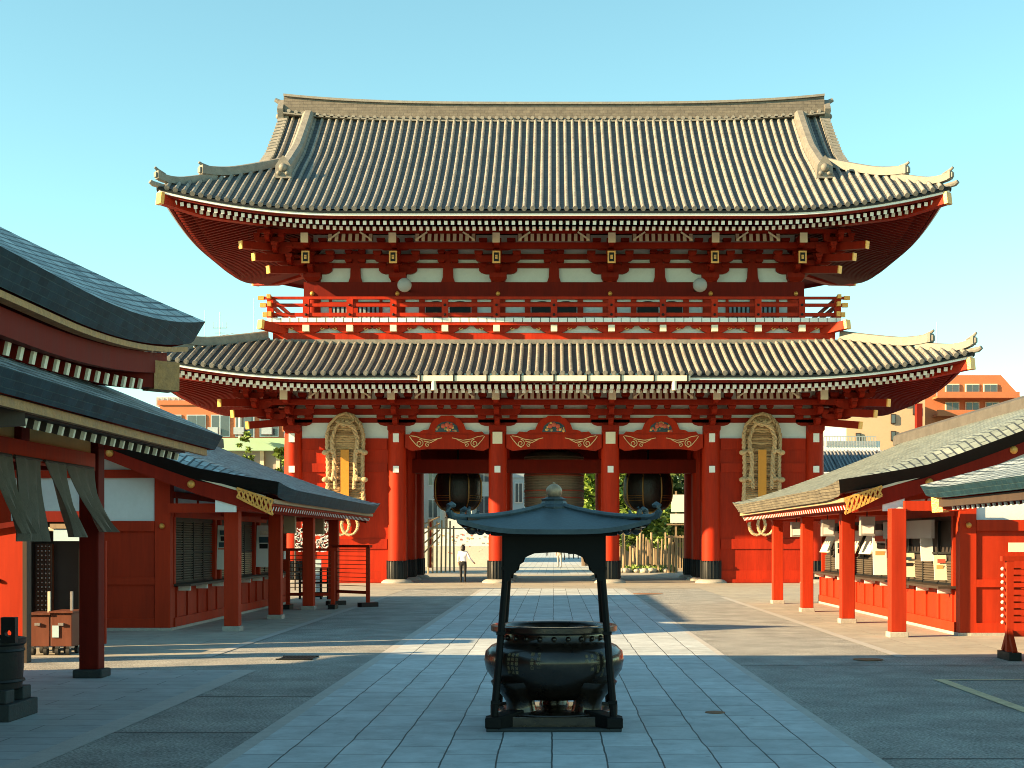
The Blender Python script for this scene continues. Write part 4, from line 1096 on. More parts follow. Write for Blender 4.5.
# ================================================================== thick sweeping roofs (shops, hall, pavilions)
def sweep_roof(sg, xe, xr, xo, y0, y1, prof, th, up=0.0, L=3.0, hip=False, lip=0.0, insy=None, ms='shingle_skyshade', me='shingle_edge', mv=None):
    """roof whose ridge runs along Y. xe eave towards the path, xr ridge, xo far eave (positive numbers, mirrored by sg);
    hip=True slopes the two ends down to level eaves"""
    top = MB(); NS, NY = 18, 28; W = xr - xe
    ss = [W * i / NS for i in range(NS + 1)]
    xs = [xe + a for a in ss] + [xo - a * (xo - xr) / W for a in ss[-2::-1]]
    if hip: ys = [y0 + a for a in ss] + [lerp(y0 + W, y1 - W, q / 4) for q in (1, 2, 3)] + [y1 - a for a in ss[::-1]]
    else: ys = [lerp(y0, y1, j / NY) for j in range(NY + 1)]
    def sof(x): return (x - xe) if x <= xr else (xo - x) * W / (xo - xr)
    def z(x, y):
        s = sof(x); d = min(y - y0, y1 - y)
        if hip:
            m_ = min(s, d); a = max(s, d) - m_
            return prof(m_) + up * max(0, 1 - a / L) ** 2 * max(0, 1 - m_ / 4.5)
        return prof(s) + up * max(0, 1 - d / L) ** 2 * max(0, 1 - s / 4.5) + lip * max(0, 1 - d / 1.0) ** 2 * min(1, s / 1.6)
    T = [[(sg * x, y, z(x, y)) for y in ys] for x in xs]
    ins = th * 0.45; insy = insy or th * 0.45; B = []
    for x, row in zip(xs, T):
        r = []
        for (X_, y, zz) in row:
            xx = sg * (x + ins) if x == xs[0] else sg * (x - ins) if x == xs[-1] else X_
            yy = y0 + insy if y == ys[0] else y1 - insy if y == ys[-1] else y
            r.append((xx, yy, zz - th))
        B.append(r)
    def tri(G, m):
        a, b = len(G), len(G[0]); V = [p for r in G for p in r]; Fc = []
        for i in range(a - 1):
            for j in range(b - 1):
                q = (i * b + j, i * b + j + 1, (i + 1) * b + j + 1, (i + 1) * b + j)
                if (i < NS) == (j < b / 2 - 1): Fc += [(q[0], q[1], q[2]), (q[0], q[2], q[3])]
                else: Fc += [(q[1], q[2], q[3]), (q[1], q[3], q[0])]
        (top if m != 'red_shade' else und).add(V, Fc, m, True)
    und = MB(); tri(T, ms)
    a, b = len(T), len(T[0])
    def rim(G): return [G[0][j] for j in range(b)] + [G[i][b - 1] for i in range(1, a)] + [G[a - 1][j] for j in range(b - 2, -1, -1)] + [G[i][0] for i in range(a - 2, 0, -1)]
    per, pel = rim(T), rim(B); n = len(per)
    k1, k2, k3 = b - 1, a + b - 2, a + 2 * b - 3
    side_f = [(i, (i + 1) % n, n + (i + 1) % n, n + i) for i in range(n) if i < k1 or k2 <= i < k3]; end_f = [(i, (i + 1) % n, n + (i + 1) % n, n + i) for i in range(n) if not (i < k1 or k2 <= i < k3)]
    top.add(per + pel, side_f, me, True); top.add(per + pel, end_f, mv or me, True)
    tri(B, 'red_shade')
    return top, und, z

def shop(sg, y0, y1, ry0, ry1, posts, label, windows, far_x=14.9):
    name = 'amulet_shop'
    t = thing(name, label, 'shop', (sg * 10, (y0 + y1) / 2, 0), 'temple shops facing the path')
    prof = lambda s: 2.76 + 0.32 * s + 0.0125 * s * s
    top, und, zf = sweep_roof(sg, 5.15, 10.0, 14.85, ry0, ry1, prof, 0.24, 0.10, 2.2, lip=-0.24, insy=0.42, ms='shingle' if sg > 0 else 'shingle_skyshade', me='shingle_edge_sunlit' if sg > 0 else 'shingle_edge', mv='verge')
    ro = top.build('roof', t, sharp=35); und.build('soffit', ro)
    # eave board, rafters, white tips
    e = MB(); zs = prof(0.3) - 0.30
    e.box(sg * 5.33, sg * 5.44, ry0 + 0.45, ry1 - 0.3, 2.47, 2.545, 'beige'); e.build('eave_strip', ro)
    e = MB(); e.box(sg * 5.45, sg * 5.53, ry0 + 0.5, ry1 - 0.35, 2.43, 2.50, 'red_shop'); e.build('eave_board', ro)
    raf = MB(); n = int((ry1 - ry0 - 0.8) / 0.27)
    for i in range(n + 1):
        y = lerp(ry0 + 0.65, ry1 - 0.4, i / n)
        raf.bar((sg * 5.44, y, 2.375), (sg * 7.5, y, 2.93), 0.075, 0.085, 'red_shop'); raf.bar((sg * 5.433, y, 2.373), (sg * 5.439, y, 2.375), 0.06, 0.08, 'white')
    raf.build('rafter_slats', ro)
    # verge: white line, bargeboard, gilt fittings at both gables
    for yv, dr in ((ry0, 1), (ry1, -1)):
        for side in (1, -1):
            def X(s): return sg * (5.15 + s) if side > 0 else sg * (14.85 - s)
            bb = MB(); wl = MB()
            pts = [(X(s), yv + dr * 0.48, prof(s) - 0.43 - 0.10 * min(1, s / 1.6)) for s in [0.35 + 4.5 * i / 14 for i in range(15)]]
            bb.sweep(pts, 0.10, 0.30, 'red_mid'); bo = bb.build('bargeboard', ro)
            wl.sweep([(x, yv + dr * 0.45, z + 0.17) for x, y, z in pts], 0.16, 0.045, 'cream'); wl.build('white_edge', bo)
            if dr > 0:
                for s in (1.75, 3.3):
                    k = MB(); k.sphere((X(s), yv + 0.42, prof(s) - 0.53), 0.075, 'gold', 10, 8, sy=0.6); k.build('gilt_knob', bo)
                if side > 0:
                    g = MB()
                    for i in range(9):
                        u = i / 8
                        s = lerp(0.18, 0.86, u)
                        zt, zb = prof(s) - 0.29, prof(s) - 0.29 - lerp(0.28, 0.17, u)
                        if i < 8:
                            s2 = lerp(0.18, 0.86, (i + 1) / 8); zt2, zb2 = prof(s2) - 0.29, prof(s2) - 0.29 - lerp(0.28, 0.17, (i + 1) / 8)
                            g.bar((X(s), yv + 0.34, zt), (X(s2), yv + 0.34, zb2), 0.025, 0.03, 'gold'); g.bar((X(s), yv + 0.335, zb), (X(s2), yv + 0.335, zt2), 0.025, 0.03, 'gold')
                            g.bar((X(s), yv + 0.338, zt), (X(s2), yv + 0.338, zt2), 0.02, 0.04, 'gold'); g.bar((X(s), yv + 0.338, zb), (X(s2), yv + 0.338, zb2), 0.02, 0.04, 'gold')
                    g.build('gilt_lattice', bo)
    rd = MB(); rd.sweep([(sg * 10, ry0 + 0.1, 4.66), (sg * 10, ry1 - 0.1, 4.70)], 0, 0, 'copper_ridge', sec=[(-0.24, -0.2), (0.24, -0.2), (0.22, 0.06), (0.12, 0.12), (-0.12, 0.12), (-0.22, 0.06)])
    rd.tube([(sg * 10, ry0 + 0.02, 4.74), (sg * 10, ry1 - 0.02, 4.78)], 0.09, 'copper_ridge', 10); rd.build('ridge', ro)
    # eave posts and their beam
    for i, y in enumerate(posts):
        p = MB(); x = sg * 6.25; p.box(x - 0.14, x + 0.14, y - 0.14, y + 0.14, 0.10, 2.34, 'red_shop'); po = p.build('post', t, bevel=0.012)
        b = MB(); b.box(x - 0.17, x + 0.17, y - 0.17, y + 0.17, 0.0, 0.10, 'stone'); b.build('stone_base', po, bevel=0.01)
    b = MB(); b.box(sg * 6.13, sg * 6.37, ry0 + 0.5, ry1 - 0.5, 2.342, 2.56, 'red_shop')
    for y in posts: b.box(sg * 6.38, sg * 7.5, y - 0.08, y + 0.08, 2.30, 2.48, 'red_shop')
    b.build('post_beam', t)
    c = MB(); c.box(sg * 6.05, sg * 6.45, ry0 + 0.46, ry0 + 0.495, 2.30, 2.58, 'white'); c.build('white_beam_end', t)
    # walls
    w = MB(); xw = 7.5
    w.box(sg * xw, sg * (xw + 0.14), y0 + 0.2, y1, 0.06, 0.84, 'red_shop')
    w.box(sg * xw, sg * (xw + 0.14), y0 + 0.2, y1, 2.38, 3.3, 'plaster')
    w.prism([(sg * (xw + 0.142), 0.06), (sg * 12.5, 0.06), (sg * 12.5, 3.3), (sg * 10, 4.15), (sg * (xw + 0.142), 3.3)], 'xz', y1 - 0.14, y1, 'red_shop')
    w.box(sg * (xw + 0.3), sg * 12.5, y0 + 0.02, y0 + 0.14, 0.06, 1.96, 'red_shop')
    w.box(sg * (xw + 0.3), sg * 12.5, y0 + 0.04, y0 + 0.14, 1.962, 3.35, 'plaster')
    w.prism([(sg * 7.5, 3.352), (sg * 12.5, 3.352), (sg * 12.4, 3.45), (sg * 10, 4.15), (sg * 7.6, 3.38)], 'xz', y0 + 0.05, y0 + 0.13, 'plaster')
    w.box(sg * 12.36, sg * 12.5, y0 + 0.15, y1 - 0.15, 0.06, 3.4, 'red_shop')
    wo = w.build('wall', t)
    f = MB(); f.box(sg * (xw - 0.06), sg * (xw + 0.16), y0 - 0.04, y1 + 0.05, 0.0, 0.058, 'stone'); f.box(sg * (xw + 0.162), sg * 12.6, y0 - 0.05, y0 + 0.2, 0.0, 0.058, 'stone'); f.build('stone_sill', wo)
    tr = MB()
    tr.box(sg * (xw - 0.02), sg * (xw + 0.28), y0 - 0.02, y0 + 0.26, 0.06, 3.2, 'red_shop')               # corner post
    tr.box(sg * (xw - 0.05), sg * xw, y0 + 0.262, y1, 0.06, 0.24, 'red_shop')                                # base board
    for x0, x1, z0, z1, dy in ((xw + 0.282, 12.5, 0.06, 0.24, 0.05), (xw + 0.282, 12.5, 0.90, 1.04, 0.04), (xw + 0.282, 12.5, 1.94, 2.14, 0.06), (xw + 0.282, 12.5, 2.98, 3.14, 0.05)):
        tr.box(sg * x0, sg * x1, y0 + 0.02 - dy, y0 + 0.018, z0, z1, 'red_shop')
    for x in (9.1, 10.7): tr.box(sg * (x - 0.11), sg * (x + 0.11), y0 - 0.03, y0 + 0.017, 0.242, 2.978, 'red_shop')
    tr.box(sg * (xw - 0.05), sg * xw, y0 + 0.262, y1, 2.22, 2.38, 'red_shop')
    tr.box(sg * (xw - 0.05), sg * xw, y0 + 0.262, y1, 2.60, 2.72, 'red_shop')
    nb = 14
    for i in range(nb + 1):
        y = lerp(y0 + 0.5, y1 - 0.1, i / nb); tr.box(sg * (xw - 0.035), sg * xw, y - 0.045, y + 0.045, 0.242, 0.838, 'red_shop')
        if i % 2 == 0: tr.box(sg * (xw - 0.03), sg * xw, y - 0.04, y + 0.04, 2.382, 2.598, 'red_shop')
    tr.build('red_trim', wo)
    k = MB()
    for x in (7.63, 9.1, 10.7): k.sphere((sg * x, y0 - 0.05, 2.04), 0.055, 'gold', 10, 8)
    k.build('gilt_nail', wo)
    ct = MB(); ct.box(sg * (xw - 0.34), sg * (xw + 0.02), y0 + 0.3, y1, 0.86, 0.905, 'darkwood'); co = ct.build('counter', t)
    for i in range(9):
        y = lerp(y0 + 0.7, y1 - 0.5, i / 8); b = MB(); b.box(sg * (xw - 0.24), sg * xw, y - 0.02, y + 0.02, 0.76, 0.86, 'white'); b.build('shelf_bracket', co)
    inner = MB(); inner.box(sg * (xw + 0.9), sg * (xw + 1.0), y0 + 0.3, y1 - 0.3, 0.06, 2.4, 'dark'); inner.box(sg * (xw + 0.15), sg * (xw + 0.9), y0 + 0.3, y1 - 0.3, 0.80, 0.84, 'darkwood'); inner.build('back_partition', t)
    for ya, yb, kind in windows:
        fr = MB()
        for y in (ya - 0.12, yb): fr.box(sg * (xw - 0.04), sg * (xw + 0.14), y, y + 0.12, 0.906, 2.22, 'red_shop')
        for q in range(1, 4):
            y = lerp(ya, yb, q / 4); fr.box(sg * (xw + 0.02), sg * (xw + 0.07), y - 0.025, y + 0.025, 0.906, 2.22, 'black')
        fr.box(sg * (xw + 0.02), sg * (xw + 0.075), ya, yb, 2.14, 2.22, 'black'); fr.box(sg * (xw + 0.02), sg * (xw + 0.075), ya, yb, 0.906, 0.95, 'black'); fr.box(sg * (xw + 0.02), sg * (xw + 0.075), ya, yb, 1.50, 1.53, 'black')
        wn = fr.build('window_frame', t)
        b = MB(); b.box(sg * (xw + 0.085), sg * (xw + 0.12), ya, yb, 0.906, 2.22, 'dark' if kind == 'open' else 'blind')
        ns = 26
        for q in range(ns):
            z = lerp(0.95, 2.18, q / (ns - 1)); 
            if kind == 'open' and (z > 1.38): continue
            b.obox((sg * (xw + 0.05), (ya + yb) / 2, z), (0.018, 0, 0.010), (0, (yb - ya) / 2 - 0.01, 0), (0, 0, 0.012), 'blind' if (kind == 'open' or z > 1.45 or kind == 'blind') else 'wood')
        b.build('blind_slats', wn)
    return t, prof

posters = 0
shop_l, pf = shop(-1, 27.6, 39.9, 26.5, 42.0, [27.55, 31.8, 36.1, 40.2], 'red amulet shop with shingle roof coloured blue-grey for shade and closed slatted windows, behind the curtained pavilion',
     [(27.95, 31.2, 'blind'), (31.8, 35.3, 'half'), (36.0, 39.4, 'half')])
shop_r, pf = shop(1, 26.1, 39.9, 25.6, 40.9, [25.8, 30.2, 35.0, 39.6], 'red amulet shop with sunlit beige shingle roof and open windows full of boards',
     [(26.6, 31.2, 'open'), (31.6, 35.4, 'open'), (35.8, 39.4, 'open')])

def hang_board(name, sg, y, x, z0, z1, w, m, label, cat, group=None, tilt=0.0, frame=None, facing='x', th=0.03, mark=None):
    t = thing(name, label, cat, (sg * x, y, z0), group)
    b = MB(); dz = z1 - z0
    if facing == 'x':
        c = Vector((sg * x, y, (z0 + z1) / 2)); b.obox(c, (th / 2, 0, 0), (0, w / 2, 0), (sg * tilt * dz / 2, 0, dz / 2), m)
    else:
        c = Vector((sg * x, y, (z0 + z1) / 2)); b.obox(c, (w / 2, 0, 0), (0, th / 2, 0), (0, tilt * dz / 2, dz / 2), m)
    b.build('board', t)
    if mark:
        k = MB(); rn = random.Random(int(y * 100))
        for q in range(mark):
            zz = lerp(z0 + 0.08 * dz, z1 - 0.1 * dz, (q + 0.5) / mark); hh = dz / mark * rn.uniform(0.2, 0.36)
            cc = rn.choice(['pinkred', 'blue', 'poster', 'ochre', 'trousers'])
            u = (zz - (z0 + z1) / 2) / (dz / 2)
            if facing == 'x': k.obox((sg * (x - th / 2 - 0.004) + sg * tilt * dz / 2 * u, y + rn.uniform(-0.1, 0.1) * w, zz), (0.002, 0, 0), (0, w * rn.uniform(0.22, 0.38), 0), (sg * tilt * hh, 0, hh), cc)
            else: k.obox((sg * x + rn.uniform(-0.1, 0.1) * w, y - th / 2 - 0.004, zz), (w * rn.uniform(0.22, 0.38), 0, 0), (0, 0.002, 0), (0, 0, hh), cc)
        k.build('print', t)
    if frame:
        f = MB(); f.tube([(sg * x, y, z1), (sg * x, y, z1 + frame)], 0.012, 'black', 6); f.build('hanger', t)
    return t
# posters at the left shop
hang_board('poster', -1, 31.5, 7.28, 1.12, 2.10, 0.42, 'paper', 'white poster strip on the first red post of the shuttered shop, beside the dark blinds', 'poster', 'posters on the shuttered shop', 0.12, mark=6, facing='y')
hang_board('poster', -1, 35.6, 7.28, 1.10, 2.14, 0.40, 'paper', 'white poster strip on the second red post of the shuttered shop, before its lattice windows', 'poster', 'posters on the shuttered shop', 0.10, mark=5, facing='y')
for y, w in ((32.6, 'small white card in the second window of the shuttered shop'), (39.0, 'small white card in the third window of the shuttered shop')):
    hang_board('notice_card', -1, y, 7.42, 1.25, 1.55, 0.22, 'paper', w, 'card', 'cards in shop windows', mark=None)
for y, lab in ((34.0, 'brown lantern board hung under the shuttered shop eave, beside the gilt lattice'), (38.2, 'brown lantern board hung under the shuttered shop eave, before the white-speckled banner')):
    hang_board('lantern_board', -1, y, 6.34, 1.93, 2.36, 0.27, 'beige', lab, 'lantern board', 'boards hung under the shop eaves', frame=0.12, facing='y', th=0.18)
for sg, ys in ((-1, ((28.9, 'first'), (33.0, 'second'))), (1, ((27.6, 'first'), (32.4, 'second'), (37.0, 'third')))):
    for y, nth in ys:
        t = thing('floodlight', f"small round grey floodlight under the eave of the {'shuttered' if sg < 0 else 'open'} shop, {nth} from the cauldron", 'floodlight', (sg * 6.6, y, 2.3), 'floodlights under shop eaves')
        m = MB(); m.sphere((sg * 6.6, y, 2.18), 0.10, 'greyboard', 12, 8); m.build('lamp_head', t)
        m = MB(); m.bar((sg * 6.6, y, 2.26), (sg * 6.6, y, 2.44), 0.03, 0.03, 'black'); m.build('stem', t)
# right shop fittings
hang_board('signboard', 1, 29.2, 7.28, 1.80, 2.16, 4.0, 'greyboard', 'long blank grey signboard over the nearest window of the open shop', 'signboard', th=0.06)
for y, z0, z1, lab in ((34.4, 1.45, 2.0, 'cream shutter board propped over the second window of the open shop, nearer the cauldron'), (32.7, 1.45, 2.0, 'cream shutter board propped over the second window of the open shop, next to the signboard'), (37.6, 1.45, 2.0, 'cream shutter board propped over the third window of the open shop')):
    hang_board('shutter_board', 1, y, 7.30, z0, z1, 1.2, 'cream', lab, 'shutter', 'propped shutters of the open shop', 0.45)
for i, (y, z0, z1, w, lab) in enumerate(((31.4, 1.0, 1.98, 0.30, 'tall poster strip with figures between the first and second open shop windows'), (35.6, 1.05, 1.95, 0.30, 'tall poster strip with figures between the second and third open shop windows'))):
    hang_board('poster', 1, y, 7.22, z0, z1, w, 'paper', lab, 'poster', 'posters on the open shop', 0.10, mark=5, facing='y')
for i, (y, z0, z1, lab) in enumerate(((27.2, 1.0, 1.48, 'nearest cream notice slip leaning in the first open shop window'), (28.2, 1.35, 1.85, 'white card hung high in the first open shop window'), (29.6, 1.0, 1.5, 'second cream notice slip leaning in the first open shop window'), (30.5, 1.0, 1.55, 'third cream notice slip leaning in the first open shop window'))):
    hang_board('notice_slip', 1, y, 7.42, z0, z1, 0.24, 'paper' if i == 1 else 'cream', lab, 'notice', 'notices in the open shop window', 0.2, facing='y', mark=3 if i != 1 else None)
for y, lab in ((28.5, 'grey lantern box with white front hung before the signboard'), (32.6, 'grey lantern box hung between the two inner posts of the open shop'), (36.8, 'grey lantern box hung by the farthest post of the open shop')):
    t = hang_board('lantern_box', 1, y, 6.30, 1.86, 2.24, 0.28, 'greyboard', lab, 'lantern box', 'boards hung under the shop eaves', frame=0.2, facing='y', th=0.22)
    m = MB(); m.box(6.30 - 0.11, 6.30 + 0.11, y - 0.125, y - 0.112, 1.90, 2.06, 'white'); m.build('white_front', t)

# ================================================================== racks for tied paper fortunes
def rack(name, p0, p1, h, label, nbar=9, group='red racks for paper fortunes', feet=True, knobs=False, mid=False):
    p0 = Vector((*p0, 0)); p1 = Vector((*p1, 0)); t = thing(name, label, 'rack', tuple((p0 + p1) / 2), group)
    d = (p1 - p0).normalized(); sd = Vector((-d.y, d.x, 0))
    for p in (p0, p1):
        m = MB(); m.box(p.x - 0.05, p.x + 0.05, p.y - 0.05, p.y + 0.05, 0.10, h, 'red_shop'); o = m.build('post', t)
        b = MB(); b.obox((p.x, p.y, 0.06), d * 0.09, sd * 0.28, (0, 0, 0.06), 'black'); b.build('foot', o)
        if knobs:
            for sgn in (-1, 1): b2 = MB(); b2.bar(p + sd * 0.26 * sgn + Vector((0, 0, 0.12)), p + Vector((0, 0, 0.45)), 0.06, 0.07, 'red_shop'); b2.build('brace', o)
    m = MB(); m.bar(p0 - d * 0.12 + Vector((0, 0, h + 0.03)), p1 + d * 0.12 + Vector((0, 0, h + 0.03)), 0.11, 0.07, 'red_shop'); m.build('top_rail', t)
    m = MB(); m.bar(p0 + Vector((0, 0, 0.38)), p1 + Vector((0, 0, 0.38)), 0.07, 0.08, 'red_shop'); m.build('bottom_rail', t)
    for i in range(nbar):
        z = lerp(0.55, h - 0.12, i / (nbar - 1)); m = MB()
        m.tube([p0 + d * (-0.09 if knobs else 0) + Vector((0, 0, z)), p1 + Vector((0, 0, z))], 0.010 if not knobs else 0.014, 'rust' if not knobs else 'red_shop', 6)
        if knobs: m.sphere(p0 - d * 0.10 + Vector((0, 0, z)), 0.028, 'cream', 8, 6)
        m.build('wire', t)
    return t
rack('fortune_rack', ((288 - VX) * 36.4 / F, 36.4), ((333 - VX) * 36.4 / F, 36.4), 1.50, 'red fortune rack of thin wires standing beside the eave post of the shuttered shop')
rack('fortune_rack', ((336 - VX) * 38.6 / F, 38.6), ((368 - VX) * 37.6 / F, 37.6), 1.58, 'red fortune rack of thin wires at the path end of the shuttered shop eave')
rack('fortune_rack', (6.72, 20.9), (7.95, 20.9), 1.46, 'red fortune rack with pale knobs by the grey-shingled porch', 9, knobs=True)

# ================================================================== hall with the great eave, upper left
hall = thing('temple_hall', 'great hall whose thick teal shingled eave juts in high over the curtained pavilion', 'hall', (-11, 9, 0))
pA = lambda s: 4.11 + 0.46 * s + 0.030 * s * s
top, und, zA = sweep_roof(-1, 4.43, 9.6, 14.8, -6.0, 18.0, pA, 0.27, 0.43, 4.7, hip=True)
ro = top.build('roof', hall, sharp=35); und.build('soffit', ro)
def eave_line(xa, dz, y0, y1, up, L, base, n=40):
    return [(xa, lerp(y0, y1, i / n), base + dz + up * max(0, 1 - (y1 + 0.2 - lerp(y0, y1, i / n)) / L) ** 2) for i in range(n + 1)]
m = MB(); m.sweep(eave_line(-4.64, -0.31, -2.8, 17.7, 0.38, 4.7, 4.11), 0.12, 0.06, 'oldgold'); m.build('eave_strip', ro)
m = MB(); m.sweep(eave_line(-4.78, -0.475, -2.8, 17.3, 0.32, 4.7, 4.11), 0.10, 0.24, 'red_shade'); m.build('fascia', ro)
m = MB()
for i in range(64):
    y = 16.6 - 0.31 * i
    if y < -2.6: break
    u = 0.26 * max(0, 1 - (17.9 - y) / 4.7) ** 2
    m.bar((-4.87, y, 3.46 + u), (-8.4, y, 4.30 + u * 0.3), 0.085, 0.13, 'red_shade'); m.bar((-4.84, y, 3.453 + u), (-4.869, y, 3.459 + u), 0.075, 0.12, 'cream')
m.build('rafter_slats', ro)
m = MB()
for i in range(14):
    y = 16.8 - 1.0 * i; m.bar((-5.9, y, 3.52), (-9.0, y, 4.1), 0.2, 0.24, 'darkwood')
m.build('tail_beam_slats', ro)
m = MB(); m.bar((-4.62, 17.1, 3.72), (-6.3, 15.6, 3.78), 0.28, 0.32, 'red_shade'); o = m.build('hip_rafter', ro)
m = MB(); m.bar((-4.60, 17.12, 3.72), (-4.84, 16.9, 3.725), 0.30, 0.34, 'oldgold'); m.build('gilded_end_cap', o)
m = MB(); m.box(-8.75, -8.6, -2, 15.6, 0.0, 5.6, 'red_shop'); m.box(-12.9, -8.76, 15.46, 15.6, 0, 5.0, 'red_shop'); m.box(-13.05, -12.91, -2, 17.2, 0, 4.6, 'red_shop'); m.build('wall', hall)  # far side wall added to cut the low sun to a streak
m = MB(); m.tube([(-9.6, -0.6, 7.45), (-9.6, 12.6, 7.45)], 0.25, 'ridgem', 10); m.build('ridge', ro)

# ================================================================== curtained pavilion on the left
pav = thing('pavilion', 'open wooden pavilion with thick teal shingled eave, one big red post and dark curtains', 'pavilion', (-7.5, 17, 0))
pB = lambda s: 3.15 + 0.49 * s - 0.03 * s * s
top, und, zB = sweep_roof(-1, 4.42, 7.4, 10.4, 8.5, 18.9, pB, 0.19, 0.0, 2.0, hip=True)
ro = top.build('roof', pav, sharp=35); und.build('soffit', ro)
m = MB(); m.box(-4.56, -4.62, 9.3, 18.6, 2.87, 2.955, 'oldgold'); m.build('eave_strip', ro)
m = MB()
for i in range(17):
    y = lerp(12.6, 17.7, i / 16); m.bar((-4.74, y, 2.81), (-6.8, y, 3.47), 0.065, 0.09, 'darkwood'); m.bar((-4.70, y, 2.80), (-4.738, y, 2.809), 0.05, 0.085, 'cream')
m.build('rafter_slats', ro)
m = MB(); m.box(-4.66, -4.9, 12.3, 17.9, 2.865, 2.91, 'darkwood'); m.bar((-4.6, 12.3, 2.86), (-5.3, 12.0, 2.79), 0.06, 0.22, 'darkwood'); m.build('eave_board', ro)
for x, y in ((-5.94, 18.2), (-9.6, 18.2), (-5.94, 10.5), (-9.6, 10.5)):
    p = MB(); p.box(x - 0.125, x + 0.125, y - 0.125, y + 0.125, 0.11, 2.95, 'red_shade'); po = p.build('post', pav, bevel=0.012)
    b = MB(); b.box(x - 0.19, x + 0.19, y - 0.19, y + 0.19, 0.0, 0.11, 'darkstone'); b.build('stone_base', po, bevel=0.02)
m = MB(); m.box(-5.84, -6.04, 9.6, 18.03, 2.64, 2.86, 'red_shop'); m.box(-9.43, -6.11, 18.1, 18.3, 2.66, 2.88, 'red_shade')
m.box(-5.83, -6.05, 9.6, 18.4, 3.16, 3.30, 'darkwood'); m.build('tie_beam', pav)
m = MB(); m.box(-5.90, -5.98, 9.6, 18.03, 2.862, 3.158, 'ochre'); m.build('frieze_panel', pav)
m = MB()
for y in (10.5, 13.1, 15.6, 18.2): m.box(-5.82, -6.06, y - 0.12, y + 0.12, 2.862, 3.157, 'red_shade')
m.build('frieze_post', pav)
# noren curtains blown sideways
rn = random.Random(3)
for i, (yc, w, sway, ln, lab) in enumerate(((17.35, 0.95, 0.62, 0.86, 'dark curtain strip next to the big red post, blown farthest out'), (16.5, 0.75, 0.35, 0.90, 'dark curtain strip with a gathered top, second from the big red post'),
                                  (15.62, 0.80, 0.05, 0.92, 'wide dark curtain strip hanging almost straight, third from the big red post'), (14.85, 0.55, 0.30, 0.86, 'dark curtain strip swung over its neighbour, fourth from the big red post'))):
    t = thing('curtain', lab, 'curtain', (-5.80, yc, 2.64), 'dark curtains of the pavilion')
    rows = []
    for q in range(15):
        u = q / 14; row = []
        for j in range(13):
            v = j / 12 - 0.5
            y = yc + v * w * (1 - 0.45 * math.sin(pi * min(1, u * 0.8)) * (0.5 if i == 2 else 1)) + sway * u * u
            x = -5.80 + 0.05 * math.sin(v * 16 + i * 2 + 2.5 * u) * (0.3 + u) + 0.16 * u * (1 if i != 2 else 0.3)
            row.append((x, y, 2.66 - ln * u + 0.10 * sway * u * u))
        rows.append(row)
    m = MB(); m.grid(rows, 'cloth'); back = [[(x - 0.008, y, z) for x, y, z in r] for r in rows]; m.grid(back, 'cloth'); m.build('cloth', t)
    m = MB(); m.tube([(-5.80, yc - w / 2, 2.665), (-5.80, yc + w / 2, 2.665)], 0.018, 'darkwood', 6); m.build('hanging_rod', t)
# red screen, cabinet, carts beneath the pavilion
t = thing('red_screen', 'bright red board screen behind the bronze vat, its lower part in sun', 'screen', (-8.6, 20.4, 0))
m = MB(); m.box(-9.8, -7.62, 20.36, 20.42, 0.1, 1.98, 'red_shop'); m.build('board', t)
m = MB(); m.prism([(-9.9, 1.60), (-7.55, 1.99), (-7.55, 2.06), (-9.9, 1.72)], 'xz', 20.3, 20.355, 'red_shade'); m.build('cap_rail', t)
m = MB(); m.box(-7.62, -7.56, 20.3, 20.48, 0, 2.05, 'darkwood'); m.build('end_post', t)
for x in (-8.9,): m = MB(); m.sphere((x + 0.92, 20.35, 1.18), 0.03, 'black', 8, 6); m.build('bolt', t)
t = thing('drawer_cabinet', 'tall dark cabinet with a grid of small drawers and a blank white sign', 'cabinet', (-7.9, 22.6, 0))
m = MB(); m.box(-8.38, -7.42, 22.62, 23.1, 0.12, 2.05, 'dark'); m.box(-8.38, -8.32, 22.35, 22.618, 0.12, 2.05, 'dark'); m.box(-7.50, -7.42, 22.35, 22.618, 0.12, 2.05, 'dark'); m.box(-8.42, -7.36, 22.3, 23.15, 2.052, 2.22, 'red_shade'); m.build('case', t)
m = MB()
xa, xb = (35 - VX) * 22.5 / F, (50 - VX) * 22.5 / F
m.box(xa - 0.02, xb + 0.02, 22.58, 22.617, 0.55, 1.70, 'cartwood')
for i in range(5): x = lerp(xa, xb, i / 4); m.box(x - 0.008, x + 0.008, 22.555, 22.578, 0.55, 1.70, 'darkwood')
for i in range(17): z = lerp(0.55, 1.70, i / 16); m.box(xa, xb, 22.56, 22.579, z - 0.008, z + 0.008, 'darkwood')
for i in range(4):
    for j in range(16): m.sphere((lerp(xa, xb, (i + 0.5) / 4), 22.555, lerp(0.55, 1.70, (j + 0.5) / 16)), 0.014, 'steel', 6, 4)
m.build('drawer_lattice', t)
xa, xb = (53 - VX) * 22.2 / F, (82.5 - VX) * 22.2 / F
m = MB(); m.box(xa, xb, 22.22, 22.27, 1.75, 1.93, 'paleblue'); m.build('white_sign', t)
m = MB(); m.box(xa - 0.05, xb - 0.03, 22.2, 22.32, 1.945, 2.02, 'wood'); m.tube([(xa - 0.3, 22.3, 1.95), (xa, 22.3, 1.93)], 0.03, 'cream', 8); m.build('rolled_blind', t)
